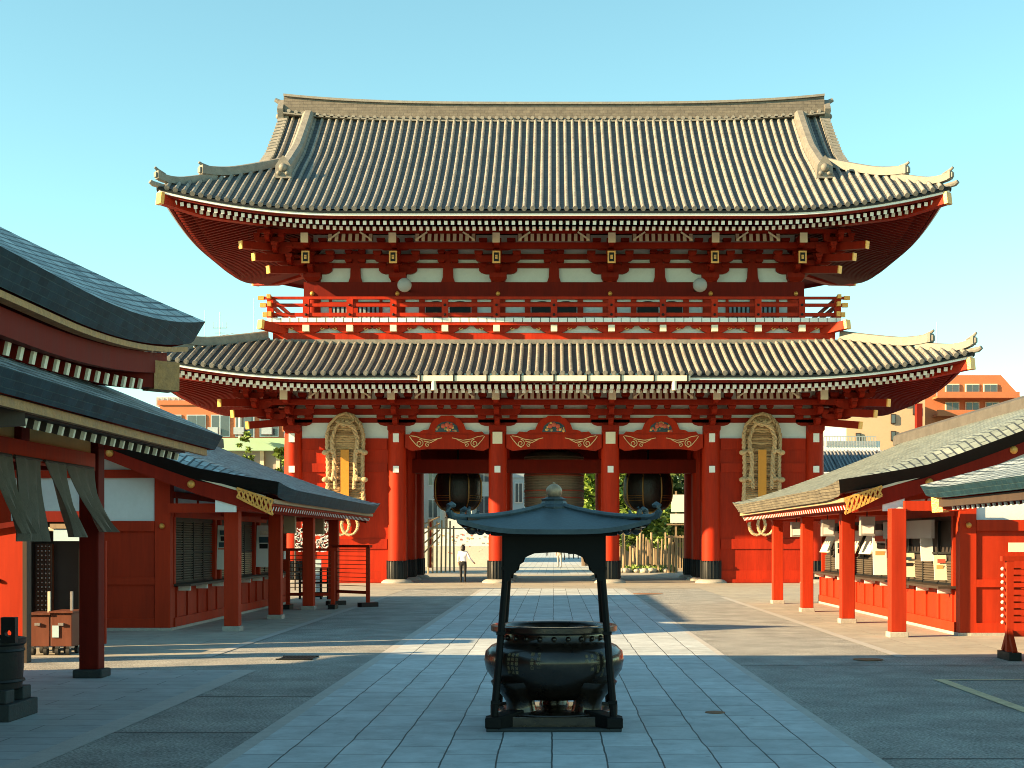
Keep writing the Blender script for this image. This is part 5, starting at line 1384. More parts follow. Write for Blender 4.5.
for i, (xa, xb, lab) in enumerate((((26 - VX) * 21.6 / F, (49.5 - VX) * 21.6 / F, 'reddish wooden cart on castors, the one behind the bronze vat'), ((50.5 - VX) * 21.6 / F, (72 - VX) * 21.6 / F, 'reddish wooden cart on castors with a white card on its front'))):
    t = thing('wheeled_cart', lab, 'cart', ((xa + xb) / 2, 21.8, 0), 'wooden carts by the cabinet')
    m = MB(); m.box(xa, xb, 21.6, 22.15, 0.14, 0.62 + 0.03 * i, 'cartwood'); m.build('box', t, bevel=0.01)
    m = MB(); m.box(xa - 0.02, xb + 0.02, 21.57, 22.17, 0.622 + 0.03 * i, 0.65 + 0.03 * i, 'cartwood'); m.build('lid', t)
    m = MB(); m.box((xa + xb) / 2 - 0.04, (xa + xb) / 2 + 0.04, 21.57, 21.598, 0.46, 0.50, 'steel'); m.build('handle', t)
    m = MB(); m.box(xb - 0.03, xb + 0.005, 21.60, 21.64, 0.66 + 0.03 * i, 0.98, 'steel' if i else 'cream'); m.build('upright', t)
    if i: m = MB(); m.box(xa + 0.03, xa + 0.13, 21.585, 21.598, 0.28, 0.46, 'paleblue'); m.build('card', t)
    for x in (xa + 0.08, xb - 0.08):
        for y in (21.68, 22.07):
            m = MB(); m.tube([(x - 0.025, y, 0.065), (x + 0.025, y, 0.065)], 0.065, 'rubber', 12); m.box(x - 0.03, x + 0.03, y - 0.03, y + 0.03, 0.10, 0.139, 'steel'); m.build('castor', t)
rack_x = (84 - VX) * 23.0 / F
t = thing('fortune_rack', 'red fortune rack seen end-on with pale rungs, tucked behind the big red post', 'rack', (rack_x, 23, 0), 'red racks for paper fortunes')
m = MB(); m.box(rack_x - 0.12, rack_x + 0.35, 23.0, 23.06, 0.08, 1.75, 'red_shop'); m.build('panel', t)
for i in range(12):
    z = lerp(0.25, 1.6, i / 11); m = MB(); m.tube([(rack_x - 0.14, 22.96, z), (rack_x + 0.3, 22.96, z)], 0.014, 'cream', 6); m.build('rung', t)
# bronze vat
t = thing('bronze_vat', 'dark barrel-shaped bronze vat on a stepped stone base, cut off by the photo edge', 'vat', (-5.62, 14.0, 0))
c = (-5.62, 14.0, 0)
m = MB(); m.lathe([(0.30, 0.28), (0.34, 0.30), (0.355, 0.50), (0.36, 0.72), (0.38, 0.74), (0.38, 0.79), (0.32, 0.80), (0.30, 0.76), (0.0, 0.75)], c, 'black', 36)
for z in (0.36, 0.66): m.lathe([(0.362, z), (0.372, z + 0.01), (0.362, z + 0.03)], c, 'black', 36)
m.build('vat_body', t)
m = MB(); m.box(-6.0, -5.24, 13.62, 14.38, 0.004, 0.17, 'darkstone'); m.build('lower_step', t, bevel=0.01)
for dx in (-0.22, 0.22):
    for dy in (-0.22, 0.22): m = MB(); m.box(c[0] + dx - 0.11, c[0] + dx + 0.11, c[1] + dy - 0.11, c[1] + dy + 0.11, 0.172, 0.30, 'darkstone'); m.build('foot_block', t, bevel=0.01)
m = MB(); xh = (9 - VX) * 13.75 / F; N = 20
out = [(xh - 0.07, 0.76), (xh + 0.07, 0.76), (xh + 0.07, 1.01), (xh - 0.07, 1.01)]
# slab with a round hole, as four-sided ring
hole = [(xh + 0.033 * math.cos(2 * pi * i / N + pi / 4 + pi), 0.855 + 0.033 * math.sin(2 * pi * i / N + pi / 4 + pi)) for i in range(N)]
def sqp(i):
    a = 2 * pi * i / N + pi / 4 + pi; cx_, sx_ = math.cos(a), math.sin(a); k = max(abs(cx_), abs(sx_)); return (xh + 0.07 * cx_ / k, 0.855 + (0.155 if sx_ > 0 else 0.095) * sx_ / k)
V = []; 
for y in (13.72, 13.80):
    V += [(a, y, b) for a, b in hole] + [(a, y, b) for a, b in [sqp(i) for i in range(N)]]
Fc = []
for i in range(N):
    j = (i + 1) % N
    Fc += [(i, j, N + j, N + i), (2 * N + i, 2 * N + j, 3 * N + j, 3 * N + i), (i, j, 2 * N + j, 2 * N + i), (N + i, N + j, 3 * N + j, 3 * N + i)]
m.add(V, Fc, 'black'); m.build('pierced_lug', t)

# ================================================================== porch roof on the right
por = thing('porch', 'near porch with grey shingled roof corner and white rafter tips, by the nearest red rack', 'porch', (9, 18, 0))
pF = lambda s: 2.60 + 0.30 * s + 0.012 * s * s
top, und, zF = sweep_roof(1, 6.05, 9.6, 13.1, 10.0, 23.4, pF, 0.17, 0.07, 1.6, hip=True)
ro = top.build('roof', por, sharp=35); und.build('soffit', ro)
m = MB(); m.box(6.22, 6.34, 10.2, 22.9, 2.30, 2.42, 'darkwood'); m.build('eave_board', ro)
m = MB()
for i in range(40):
    y = 22.5 - 0.26 * i; m.bar((6.36, y, 2.30), (8.4, y, 2.92), 0.07, 0.10, 'red_shade'); m.bar((6.33, y, 2.292), (6.358, y, 2.299), 0.065, 0.10, 'white')
m.build('rafter_slats', ro)
m = MB(); m.bar((6.25, 23.1, 2.34), (7.6, 21.8, 2.55), 0.2, 0.22, 'red_shop'); o = m.build('hip_rafter', ro)
m = MB(); m.bar((6.22, 23.13, 2.335), (6.36, 23.0, 2.35), 0.22, 0.25, 'gold'); m.build('gilded_end_cap', o)
for x, y in ((7.55, 22.2), (12.0, 22.2), (7.55, 12.0), (12.0, 12.0)):
    p = MB(); p.box(x - 0.13, x + 0.13, y - 0.13, y + 0.13, 0, 2.6, 'red_shop'); p.build('post', por, bevel=0.012)
m = MB(); m.box(7.45, 7.65, 11.0, 22.4, 2.35, 2.55, 'red_shop'); m.build('tie_beam', por)
hang_board('notice_card', 1, 26.0, 8.55, 1.55, 1.72, 0.40, 'cream', 'small blank cream card fixed on the red shop wall under the porch', 'card', 'cards in shop windows', facing='y')

# unseen block added to cast shade over the ground and the shuttered shop
t = thing('unseen_shade_block', 'unseen hip-roofed red block added to cast shade, left of the curtained pavilion', 'unseen_shade_block', (-15.5, 24, 0))
m = MB(); m.box(-19, -12.5, 21.9, 26.9, 0, 4.4, 'red_shop'); m.build('wall', t)
m = MB(); V = [(-19.6, 21.5, 4.402), (-12.2, 21.5, 4.402), (-12.2, 27.3, 4.402), (-19.6, 27.3, 4.402), (-16.5, 23.4, 6.9), (-13.6, 23.0, 6.9)]
m.add(V, [(0, 1, 5, 4), (1, 2, 5), (2, 3, 4, 5), (3, 0, 4), (0, 3, 2, 1)], 'shingle_skyshade'); m.build('roof', t)
def X(px, d): return (px - VX) * d / F
def Z(py, d): return CAMH + (VY - py) * d / F
# ================================================================== ground
asph = mat('asphalt', (0.25, 0.25, 0.235), 0.9, var=0.62, scale=1.3, bump=0.6, bscale=130, fine=45)
_nt = asph.node_tree; _b = _nt.nodes['Principled BSDF']; _src = _b.inputs['Base Color'].links[0].from_socket
_tc = _nt.nodes.new('ShaderNodeTexCoord'); _sp = _nt.nodes.new('ShaderNodeTexNoise'); _sp.inputs['Scale'].default_value = 38; _sp.inputs['Detail'].default_value = 2
_nt.links.new(_tc.outputs['Object'], _sp.inputs['Vector'])
_mr = _nt.nodes.new('ShaderNodeMapRange'); _mr.inputs[1].default_value = 0.32; _mr.inputs[2].default_value = 0.68; _mr.inputs[3].default_value = 0.5; _mr.inputs[4].default_value = 1.5; _nt.links.new(_sp.outputs['Fac'], _mr.inputs[0])
_mm = _nt.nodes.new('ShaderNodeMix'); _mm.data_type = 'RGBA'; _mm.blend_type = 'MULTIPLY'; _mm.inputs[0].default_value = 1; _nt.links.new(_src, _mm.inputs[6]); _nt.links.new(_mr.outputs[0], _mm.inputs[7]); _nt.links.new(_mm.outputs[2], _b.inputs['Base Color'])
slabs = brick_mat('path_slabs', (0.49, 0.535, 0.55), (0.39, 0.43, 0.445), (0.07, 0.075, 0.075), 0.86, 0.437, 0.008, 'yx', 0.7, 0.22, bump=0.5, patch=0.25, patchcol=(0.33, 0.33, 0.31), nscale=3)
slabs2 = brick_mat('side_paving', (0.36, 0.39, 0.40), (0.31, 0.335, 0.345), (0.14, 0.15, 0.15), 1.2, 0.42, 0.008, 'xy', 0.75, 0.16, bump=0.4, patch=0.3, patchcol=(0.30, 0.26, 0.20), nscale=3)
court = brick_mat('court_paving', (0.37, 0.345, 0.29), (0.33, 0.31, 0.265), (0.20, 0.185, 0.16), 2.4, 1.2, 0.008, 'xy', 0.8, 0.2, bump=0.3, patch=0.45, patchcol=(0.24, 0.23, 0.21), nscale=2)
M['asph'] = asph; M['slabs'] = slabs; M['slabs2'] = slabs2; M['court'] = court
def sheet(name, x0, x1, y0, y1, z, m, label=None):
    b = MB(); b.add([(x0, y0, z), (x1, y0, z), (x1, y1, z), (x0, y1, z)], [(0, 1, 2, 3)], m); o = b.build(name); struct(o); return o
sheet('ground', -900, 900, -60, 1500, 0.0, 'asph')
sheet('side_path', -18, -4.27, -6, 19.15, 0.004, 'slabs2')
sheet('side_path_kerb', -4.27, -4.02, -6, 19.15, 0.004, 'kerbstone')
sheet('shop_court_paving', -18, -4.0, 24.6, 52.0, 0.004, 'court') if False else None
sheet('shop_pavement', 5.35, 18, 21.3, 52.0, 0.004, 'court')
sheet('shop_side_pavement', -18, -5.35, 21.3, 52.0, 0.004, 'court')
sheet('gate_pavement', -26, 26, 52.0, 74.0, 0.004, 'court')
sheet('stone_path', -2.55, 2.52, -6, 52.0, 0.004, 'slabs')
sheet('stone_path_kerb', -2.69, -2.55, -6, 52.0, 0.004, 'kerbstone'); sheet('stone_path_kerb', 2.52, 2.62, -6, 52.0, 0.004, 'kerbstone')
sheet('far_path', -3.2, 3.2, 74.0, 240, 0.004, 'slabs')
sheet('far_pavement', -14, -3.2, 74, 120, 0.004, 'court'); sheet('far_pavement', 3.2, 14, 74, 120, 0.004, 'court')
for sg in (-1, 1):
    sheet('drain_strip', sg * 5.15, sg * 5.33, 21.3, 44, 0.008, 'kerbstone') if sg > 0 else sheet('drain_strip', -5.33, -5.15, 21.3, 44, 0.008, 'kerbstone')
sheet('painted_line', 4.78, 4.93, 10.5, 17.85, 0.008, 'yline'); sheet('painted_line', 4.935, 12, 17.77, 17.85, 0.008, 'yline')
for y_, xa_, xb_ in ((11.35, 2.63, 12), (15.9, -4.01, -2.70), (12.9, -4.01, -2.70), (19.9, 2.63, 9)): sheet('asphalt_seam', xa_, xb_, y_, y_ + 0.025, 0.004, 'darkstone')
b = MB()
for i in range(9): b.box(-4.05 + i * 0.055, -4.02 + i * 0.055, 20.85, 21.35, 0.004, 0.02, 'black')
b.box(-4.09, -3.55, 20.80, 20.85, 0.004, 0.02, 'black'); b.box(-4.09, -3.55, 21.35, 21.40, 0.004, 0.02, 'black')
tag(b.build('drain_grate'), 'small dark drain grate in the asphalt left of the stone path', 'grate')
x, y, z = P(715, 713, 14.4); b = MB(); b.lathe([(0.10, 0.004), (0.10, 0.012), (0.07, 0.014), (0.0, 0.014)], (x, y, 0), 'rust', 20)
tag(b.build('valve_cover'), 'small round rusty cover let into the stone slabs right of the cauldron', 'cover')
for px, py, w in ((648, 594, 0.5), (868, 660, 0.22)):
    d = CAMH * F / (py - VY); x = (px - VX) * d / F; b = MB(); b.lathe([(w, 0.008), (w, 0.014), (w * 0.85, 0.016), (0, 0.016)], (x, d, 0), 'rust', 24)
    tag(b.build('manhole_cover'), 'brown manhole cover in the pale paving before the gate column' if px < 700 else 'small brown manhole cover beside the nearest red rack', 'manhole cover')

# ================================================================== things beyond the gate
def tree(name, label, x, y, h, cr, n, seed, leaf='leaf', group='trees beyond the gate', cz=None, sq=1.0, leafsize=0.32):
    rn = random.Random(seed); t = thing(name, label, 'tree', (x, y, 0), group)
    tr = MB(); base = Vector((x, y, 0)); topz = h * 0.8
    pts = [base + Vector((rn.uniform(-.08, .08) * i, rn.uniform(-.08, .08) * i, topz * i / 6)) for i in range(7)]
    tr.tube(pts, [0.2 * h / 7 * (1 - 0.75 * i / 6) for i in range(7)], 'bark', 8)
    tips = []
    for k in range(9):
        a = rn.uniform(0, 2 * pi); s = pts[rn.randint(2, 5)]; L = cr * rn.uniform(0.6, 0.95)
        e = s + Vector((math.cos(a) * L, math.sin(a) * L, h * rn.uniform(0.05, 0.25)))
        tr.tube([s, s.lerp(e, 0.5) + Vector((0, 0, 0.15)), e], [0.07 * h / 7, 0.045 * h / 7, 0.02], 'bark', 5); tips.append(e)
    tr.build('trunk', t)
    cm = MB(); zc = cz or h * 0.68
    clumps = [(Vector((x, y, zc)), cr * 0.6)] + [(p, cr * rn.uniform(0.28, 0.45)) for p in tips] + [(Vector((x + rn.uniform(-.8, .8) * cr, y + rn.uniform(-.8, .8) * cr, zc + rn.uniform(-.45, .5) * h * 0.6 * sq)), cr * rn.uniform(0.22, 0.42)) for _ in range(12)]
    V = []; Fc = []
    for i in range(n):
        c, r = rn.choice(clumps)
        d = Vector((rn.gauss(0, 1), rn.gauss(0, 1), rn.gauss(0, 1))).normalized() * r * (rn.random() ** 0.45)
        p = c + d; s = leafsize * rn.uniform(0.6, 1.4)
        a = Vector((rn.gauss(0, 1), rn.gauss(0, 1), rn.gauss(0, 0.6))).normalized(); b_ = a.cross(Vector((rn.gauss(0, 1), rn.gauss(0, 1), rn.gauss(0, 1)))).normalized()
        o = len(V); V += [p - a * s, p + b_ * s * 0.42, p + a * s, p - b_ * s * 0.42]; Fc.append((o, o + 1, o + 2, o + 3))
    cm.add(V, Fc, leaf); cm.build('crown', t)
    return t
tree('tree', 'bright green tree glimpsed between the right-hand lantern and the gate column', 3.6, 86, 7.2, 2.4, 3600, 1, 'leaf2', cz=4.2, leafsize=0.26)
tree('tree', 'green tree filling the gap between the big lantern and the red column', 2.2, 100, 9.0, 3.0, 3600, 2, 'leaf2', cz=5.0)
tree('tree', 'dark green tree behind the lantern over the wooden stakes', 6.2, 90, 8.0, 2.8, 3600, 3, 'leaf', cz=4.6)
tree('tree', 'low leafy tree above the wooden stakes', 5.0, 84, 4.6, 1.9, 2600, 4, 'leaf2', cz=2.9, leafsize=0.2)
tree('tree', 'dark green tree beside the white notice post', 8.6, 93, 8.5, 2.7, 3200, 5, 'leaf', cz=5.2)
tree('bushy_tree', 'small green tree by the mint-green roof, at the far edge of the gate column', X(292.5, 73.3), 73.3, 5.7, 0.85, 1500, 6, 'leaf2', 'trees left of the gate', cz=4.9, leafsize=0.18)
tree('bushy_tree', 'small green treetop rising before the mint-green roof', X(247, 73.6), 73.6, 5.9, 0.5, 900, 7, 'leaf2', 'trees left of the gate', cz=5.7, leafsize=0.13)
# fence of pale stakes
rn = random.Random(12)
for i in range(22):
    px = lerp(614, 676, i / 21) + rn.uniform(-1.2, 1.2); d = 79 + rn.uniform(-1, 2.5); x = (px - VX) * d / F; h = rn.uniform(1.3, 2.5)
    b = MB(); b.tube([(x, d, 0), (x + rn.uniform(-.06, .06), d, h)], rn.uniform(0.045, 0.085), 'palewood', 7)
    tag(b.build('wooden_stake'), 'pale wooden stake standing in the row under the green trees', 'stake', 'wooden stakes under the trees')
for i in range(16):
    d = 79 + rn.uniform(-0.5, 1.2); x = lerp(3.3, 6.4, i / 15); b = MB(); b.sphere((x, d - 1.1, 0.10), rn.uniform(0.14, 0.26), 'stone', 8, 6, sz=0.7)
    tag(b.build('border_rock'), 'small rock edging the bed of stakes under the trees', 'rock', 'rocks edging the planting bed')
b = MB(); V = []; Fc = []
for i in range(900):
    x = rn.uniform(3.2, 6.8); y = rn.uniform(78.2, 79.6); z = rn.uniform(0.02, 0.42) * rn.random(); s = 0.11; a = rn.uniform(0, 6.3); o = len(V)
    V += [(x - s * math.cos(a), y - s * math.sin(a), z), (x, y, z - s * .5), (x + s * math.cos(a), y + s * math.sin(a), z + s), (x, y, z + s * .6)]; Fc.append((o, o + 1, o + 2, o + 3))
b.add(V, Fc, 'leaf2'); o = b.build('ground_cover'); o['kind'] = 'stuff'
t = thing('notice_post', 'pale wooden post with two white notice boards, right of the stakes', 'notice post', (6.72, 78, 0))
m = MB(); m.box(6.67, 6.77, 77.95, 78.05, 0, 4.5, 'palewood'); m.build('post', t)
m = MB(); m.box(6.45, 7.35, 77.9, 77.94, 3.35, 4.3, 'paper'); m.build('upper_board', t)
m = MB(); m.box(6.4, 7.35, 77.9, 77.94, 2.75, 3.25, 'paper'); m.build('lower_board', t)
m = MB(); m.box(6.2, 7.5, 77.88, 77.95, 1.92, 2.02, 'palewood'); m.box(6.2, 7.4, 77.88, 77.95, 2.62, 2.70, 'palewood'); m.build('cross_rail', t)
t = thing('picket_fence', 'dark upright paling fence behind the notice post', 'fence', (8, 84, 0))
m = MB()
for i in range(26): m.box(6.0 + i * 0.16, 6.09 + i * 0.16, 84, 84.05, 0, 2.1, 'wood')
m.box(6, 10.2, 84.06, 84.12, 1.7, 1.8, 'darkwood'); m.box(6, 10.2, 84.06, 84.12, 0.4, 0.5, 'darkwood'); m.build('pale_slats', t)
b = MB(); b.box(2.9, 10.5, 92, 92.2, 0, 2.0, 'darkstone'); tag(b.build('dark_wall'), 'low dark wall in the shade behind the wooden stakes', 'wall')
# left bay: hoarding, pole frame, buildings
t = thing('hoarding', 'pale hoarding wall with scattered red flecks behind the person in the white shirt', 'hoarding', (-7, 92, 0))
x0, x1 = (418 - VX) * 92 / F, (503 - VX) * 92 / F
m = MB(); m.box(x0, x1, 92, 92.12, 0.05, 1.42, 'concrete'); m.build('lower_panel', t)
m = MB(); m.box(x0, x1, 92.002, 92.12, 1.424, 2.55, 'plaster'); m.build('upper_panel', t)
m = MB()
for i in range(46):
    x = rn.uniform(x0 + 1.2, x1 - 0.1); z = rn.uniform(0.9, 2.3); s = rn.uniform(0.03, 0.09); m.box(x - s, x + s, 91.985, 91.999, z - s * .5, z + s * .5, rn.choice(['pinkred', 'ochre', 'greyboard', 'poster']))
m.build('fleck_print', t)
t = thing('pole_frame', 'leaning frame of pale bamboo poles at the left end of the hoarding', 'pole frame', (-6.4, 76, 0))
for i in range(8):
    px = 424 + i * 4.3; d = 75.5 + 0.7 * i; x = (px - VX) * d / F; m = MB(); m.tube([(x, d, 0), (x + rn.uniform(-.05, .05), d, rn.uniform(2.6, 3.1))], 0.05, 'palewood', 6); m.build('upright_pole', t)
for i in range(4):
    m = MB(); x = (420 - VX) * 75 / F; m.tube([(x, 75, 0.9 + 0.55 * i), (x + 1.0, 75.6, 2.0 + 0.35 * i)], 0.04, 'palewood', 6); m.build('slanting_pole', t)
m = MB(); x = (421 - VX) * 75.4 / F; m.tube([(x, 75.4, 2.45), (x + 1.9, 80.5, 2.45)], 0.04, 'palewood', 6); m.build('cross_pole', t)
b = MB(); b.box((428 - VX) * 82 / F, (433 - VX) * 82 / F, 82, 82.1, 0.2, 3.0, 'red_shop'); tag(b.build('red_banner_post'), 'narrow red post standing behind the leaning bamboo poles', 'post')
def building(name, label, x0, x1, y, depth, h, m, rows, wcol='glass', roofm=None, group=None, wz=None, cols=None, ww=0.62, whh=0.5, balcony=False):
    t = thing(name, label, 'building', ((x0 + x1) / 2, y, 0), group)
    b = MB(); b.box(x0, x1, y, y + depth, 0, h, m); b.box(x0 - 0.15, x1 + 0.15, y - 0.15, y + depth + 0.15, h + 0.003, h + 0.35, m); b.build('wall', t)
    cols = cols or max(2, int((x1 - x0) / 3.2))
    for r in range(rows):
        z = h - 3.0 * (r + 1) + 0.9 if wz is None else wz[r]
        for c in range(cols):
            xa = lerp(x0, x1, (c + 0.5 - ww / 2) / cols); xb = lerp(x0, x1, (c + 0.5 + ww / 2) / cols)
            f = MB(); f.box(xa - 0.08, xb + 0.08, y - 0.08, y - 0.003, z - 0.08, z + 1.68, 'steel'); o = f.build('window_frame', t)
            g = MB(); g.box(xa, (xa + xb) / 2 - 0.04, y - 0.12, y - 0.083, z, z + 1.6, wcol); g.box((xa + xb) / 2 + 0.04, xb, y - 0.12, y - 0.083, z, z + 1.6, wcol); g.build('pane', o)
            if balcony:
                f = MB(); f.box(xa - 0.3, xb + 0.3, y - 0.9, y - 0.02, z - 0.45, z - 0.3, m); f.box(xa - 0.3, xb + 0.3, y - 0.9, y - 0.8, z - 0.297, z + 0.32, m)
                f.build('balcony', t)
    return t
building('office_block', 'white office block glimpsed left of the black lantern', X(412, 130), X(440, 130), 130, 10, 9.0, 'concrete', 2)
building('office_block', 'pale office block behind the hoarding, between lantern and red column', X(472, 135), X(520, 135), 135, 12, 9.5, 'concrete', 3)
building('shop_house', 'blue-grey shop house at the left of the far street, beside the big lantern', X(503, 122), X(524, 122), 122, 8, 7.2, 'bluewall', 2)
building('far_block', 'distant block closing the street seen under the cauldron roof', -40, 60, 330, 12, 16, 'concrete', 3, cols=14)
t = building('brown_apartment_block', 'orange-brown flat-roofed block behind the shade-tinted shop roof', X(160, 112), X(330, 112), 112, 16, Z(405, 112), 'terracotta', 1, wz=[Z(436, 112)], cols=7, ww=0.7)
m = MB(); m.box(X(150, 112), X(280, 112), 114, 124, Z(404, 112), Z(394, 112), 'concrete'); m.build('penthouse', t)
m = MB()
for i in range(24): x = lerp(X(150, 112), X(280, 112), i / 23); m.box(x - 0.05, x + 0.05, 113.8, 113.95, Z(404, 112), Z(395, 112), 'steel')
m.build('penthouse_slats', t)
m = MB(); x = X(240, 111.5); m.tube([(x, 111.5, 0), (x, 111.5, Z(400, 112))], 0.12, 'cream', 8); m.build('drainpipe', t)
for i, px in enumerate((212, 238, 266)):
    m = MB(); x = X(px, 111); m.box(x - 0.4, x + 0.4, 111.2, 111.8, Z(434, 111), Z(427, 111), 'steel'); m.build('air_conditioner', t)
t = thing('water_tank', 'beige ribbed octagonal water tank on the brown block roof', 'water tank', (X(154, 110), 110, Z(408, 110)))
m = MB(); m.lathe([(1.05, Z(409, 110)), (1.1, Z(395, 110)), (0.7, Z(390.5, 110)), (0.2, Z(389.5, 110))], (X(154, 110), 116, 0), 'beige', 8, smooth=False); m.build('tank', t)
m = MB(); m.box(X(145, 110), X(163, 110), 115, 117, Z(420, 110), Z(409, 110) , 'concrete'); m.build('stand', t)
t = thing('low_building', 'low building with mint-green metal roof band left of the gate', 'building', (X(250, 74.5), 74.5, 0))
m = MB(); m.box(X(180, 75), X(300, 75), 75, 79, 0, Z(450, 75), 'greyboard'); m.build('wall', t)
m = MB(); m.box(X(178, 74), X(302, 74), 74.4, 79.4, Z(450, 74), Z(437.5, 74), 'green_roof'); m.build('roof', t)
for px in (262, 278):
    m = MB(); m.box(X(px, 74.9) - .1, X(px, 74.9) + .1, 74.85, 74.99, 3, Z(451, 75), 'cream'); m.build('wall_strip', t)
# right: terracotta stepped flats, tan block, tiled roof
t = thing('terracotta_flats', 'stepped terracotta apartment block behind the beige shop roof', 'building', (X(960, 105), 105, 0))
zt = Z(375, 105)
m = MB()
m.prism([(X(905, 105), 0), (X(1060, 105), 0), (X(1060, 105), Z(420, 105)), (X(1020, 105), Z(396, 105)), (X(1001, 105), zt), (X(925, 105), zt), (X(905, 105), Z(396, 105))], 'xz', 105, 118, 'terracotta')
m.build('wall', t)
for py, pxs in ((392, (952, 972, 990)), (410, (952, 972, 992, 1010))):
    for px in pxs:
        f = MB(); f.box(X(px - 7, 105), X(px + 7, 105), 104.9, 104.997, Z(py + 4, 105), Z(py - 8, 105), 'cream'); o = f.build('window_frame', t)
        g = MB(); g.box(X(px - 6, 105), X(px - 0.5, 105), 104.86, 104.897, Z(py + 4, 105), Z(py - 7, 105), 'glass'); g.box(X(px + .5, 105), X(px + 6, 105), 104.86, 104.897, Z(py + 4, 105), Z(py - 7, 105), 'glass'); g.build('pane', o)
    b = MB(); b.box(X(936, 104), X(1018, 104), 103.6, 104.98, Z(py + 7, 104.5), Z(py + 5, 104.5), 'terracotta'); b.box(X(936, 104), X(1018, 104), 103.6, 103.75, Z(py + 5, 104.5) + 0.003, Z(py + 1, 104.5), 'terracotta'); b.build('balcony', t)
t = thing('tan_flats', 'plain tan apartment block with few small windows, left of the terracotta flats', 'building', (X(890, 95), 95, 0))
m = MB(); m.prism([(X(838, 95), 0), (X(925, 95), 0), (X(925, 95), Z(378, 95)), (X(905, 95), Z(392, 95)), (X(880, 95), Z(404, 95)), (X(838, 95), Z(418, 95))], 'xz', 95, 110, 'tan'); m.build('wall', t)
for px, py in ((858, 438), (893, 419), (893, 436), (905, 402), (927 - 12, 410)):
    f = MB(); f.box(X(px - 2.4, 95), X(px + 2.4, 95), 94.9, 94.997, Z(py + 5, 95), Z(py - 5, 95), 'darkwood'); o = f.build('window_frame', t); g = MB(); g.box(X(px - 1.8, 95), X(px + 1.8, 95), 94.86, 94.897, Z(py + 4, 95), Z(py - 4, 95), 'glass'); g.build('pane', o)
m = MB(); m.box(X(915.5, 94), X(921, 94), 93.6, 94.2, 0, Z(404, 94), 'red_shade'); m.build('pipe_shaft', t)
t = thing('white_house', 'low white house with roof terrace beneath the gate eave', 'building', (X(845, 88), 88, 0))
m = MB(); m.box(X(822, 88), X(880, 88), 88, 94, 0, Z(441, 88), 'white'); m.build('wall', t)
m = MB(); m.box(X(824, 89), X(848, 89), 89.5, 93, Z(441, 89), Z(420, 89), 'white'); m.build('stair_house', t)
m = MB()
for i in range(20): x = lerp(X(824, 87.9), X(876, 87.9), i / 19); m.box(x - .02, x + .02, 87.9, 87.94, Z(446, 88), Z(437, 88), 'steel')
m.box(X(824, 87.9), X(876, 87.9), 87.9, 87.94, Z(437, 88), Z(436.3, 88), 'steel'); m.build('terrace_rail_slats', t)
t = thing('tiled_house', 'house with a grey ribbed tile roof between gate column and beige shop roof', 'building', (X(850, 76), 76, 0))
rows = [[(X(lerp(812, 815, q / 6), 76) + (X(915, 76) - X(812, 76)) * j / 40, 76 + q * 0.6, lerp(Z(472, 76), Z(447, 76), q / 6)) for j in range(41)] for q in range(7)]
m = MB(); m.grid(rows, 'grey_roof')
for j in range(27):
    x = X(813, 76) + j * 0.205; m.tube([(x, 76, Z(471, 76)), (x + 0.15, 79.6, Z(446, 76))], 0.05, 'grey_roof', 6)
m.build('roof', t)
m = MB(); m.box(X(815, 76.4), X(915, 76), 76.5, 82, 0, Z(473, 76), 'plaster'); m.build('wall', t)
# masts
for px, d, z0, z1, lab in ((205, 100, Z(409, 100), Z(310, 100), 'thin mast rising left of the television aerial'), (254, 96, 8, Z(298, 96), 'thin mast just left of the gate balcony corner'), (937, 100, 12, Z(322, 100), 'thin mast behind the right eave tip of the lower gate roof')):
    x = X(px, d); m = MB(); m.tube([(x, d, z0), (x, d, z1)], 0.03, 'steel', 6); tag(m.build('mast'), lab, 'mast', 'masts behind the gate')
t = thing('television_aerial', 'television aerial with cross rods above the shop roof, left of the gate balcony', 'aerial', (X(220, 98), 98, 10))
m = MB(); x = X(220, 98); m.tube([(x, 98, 8), (x, 98, Z(312, 98))], 0.035, 'steel', 6); m.build('pole', t)
m = MB()
for py, w in ((328, 0.5), (333, 0.35)): m.tube([(x - w, 98, Z(py, 98)), (x + w, 98, Z(py, 98))], 0.03, 'steel', 5)
for dx in (-.45, -.2, .2, .45): m.tube([(x + dx, 98, Z(328, 98)), (x + dx, 98, Z(322, 98))], 0.015, 'steel', 5)
m.tube([(x, 98, Z(336, 98)), (x + 1.0, 98, Z(333, 98))], 0.02, 'steel', 5); m.build('cross_rods_lattice', t)
# things near the left shop
t = thing('patterned_banner', 'white-speckled red banner with a red disc behind the shuttered shop posts', 'banner', (X(313, 50), 50, 0))
xa, xb = X(296, 50), X(331, 50); za, zb = Z(551, 50), Z(512, 50)
m = MB(); rows = [[(lerp(xa, xb, j / 10), 50 + 0.04 * math.sin(j * 1.4), lerp(za, zb, i / 8)) for j in range(11)] for i in range(9)]; m.grid(rows, 'red_shop'); m.build('cloth', t)
m = MB(); V = []
for i in range(420):
    u = rn.random(); v = rn.random()
    if (u - 0.32) ** 2 + (v - 0.42) ** 2 * 1.3 < 0.025 or (0.45 < u < 0.6 and v < 0.3) or (u < 0.2 and v > 0.6): continue
    x = lerp(xa, xb, u); z = lerp(za, zb, v); s = rn.uniform(0.015, 0.05); m.box(x - s, x + s, 49.93, 49.945, z - s * rn.uniform(.4, 1.3), z + s * rn.uniform(.4, 1.3), 'paper')
m.build('speckle_pattern', t)
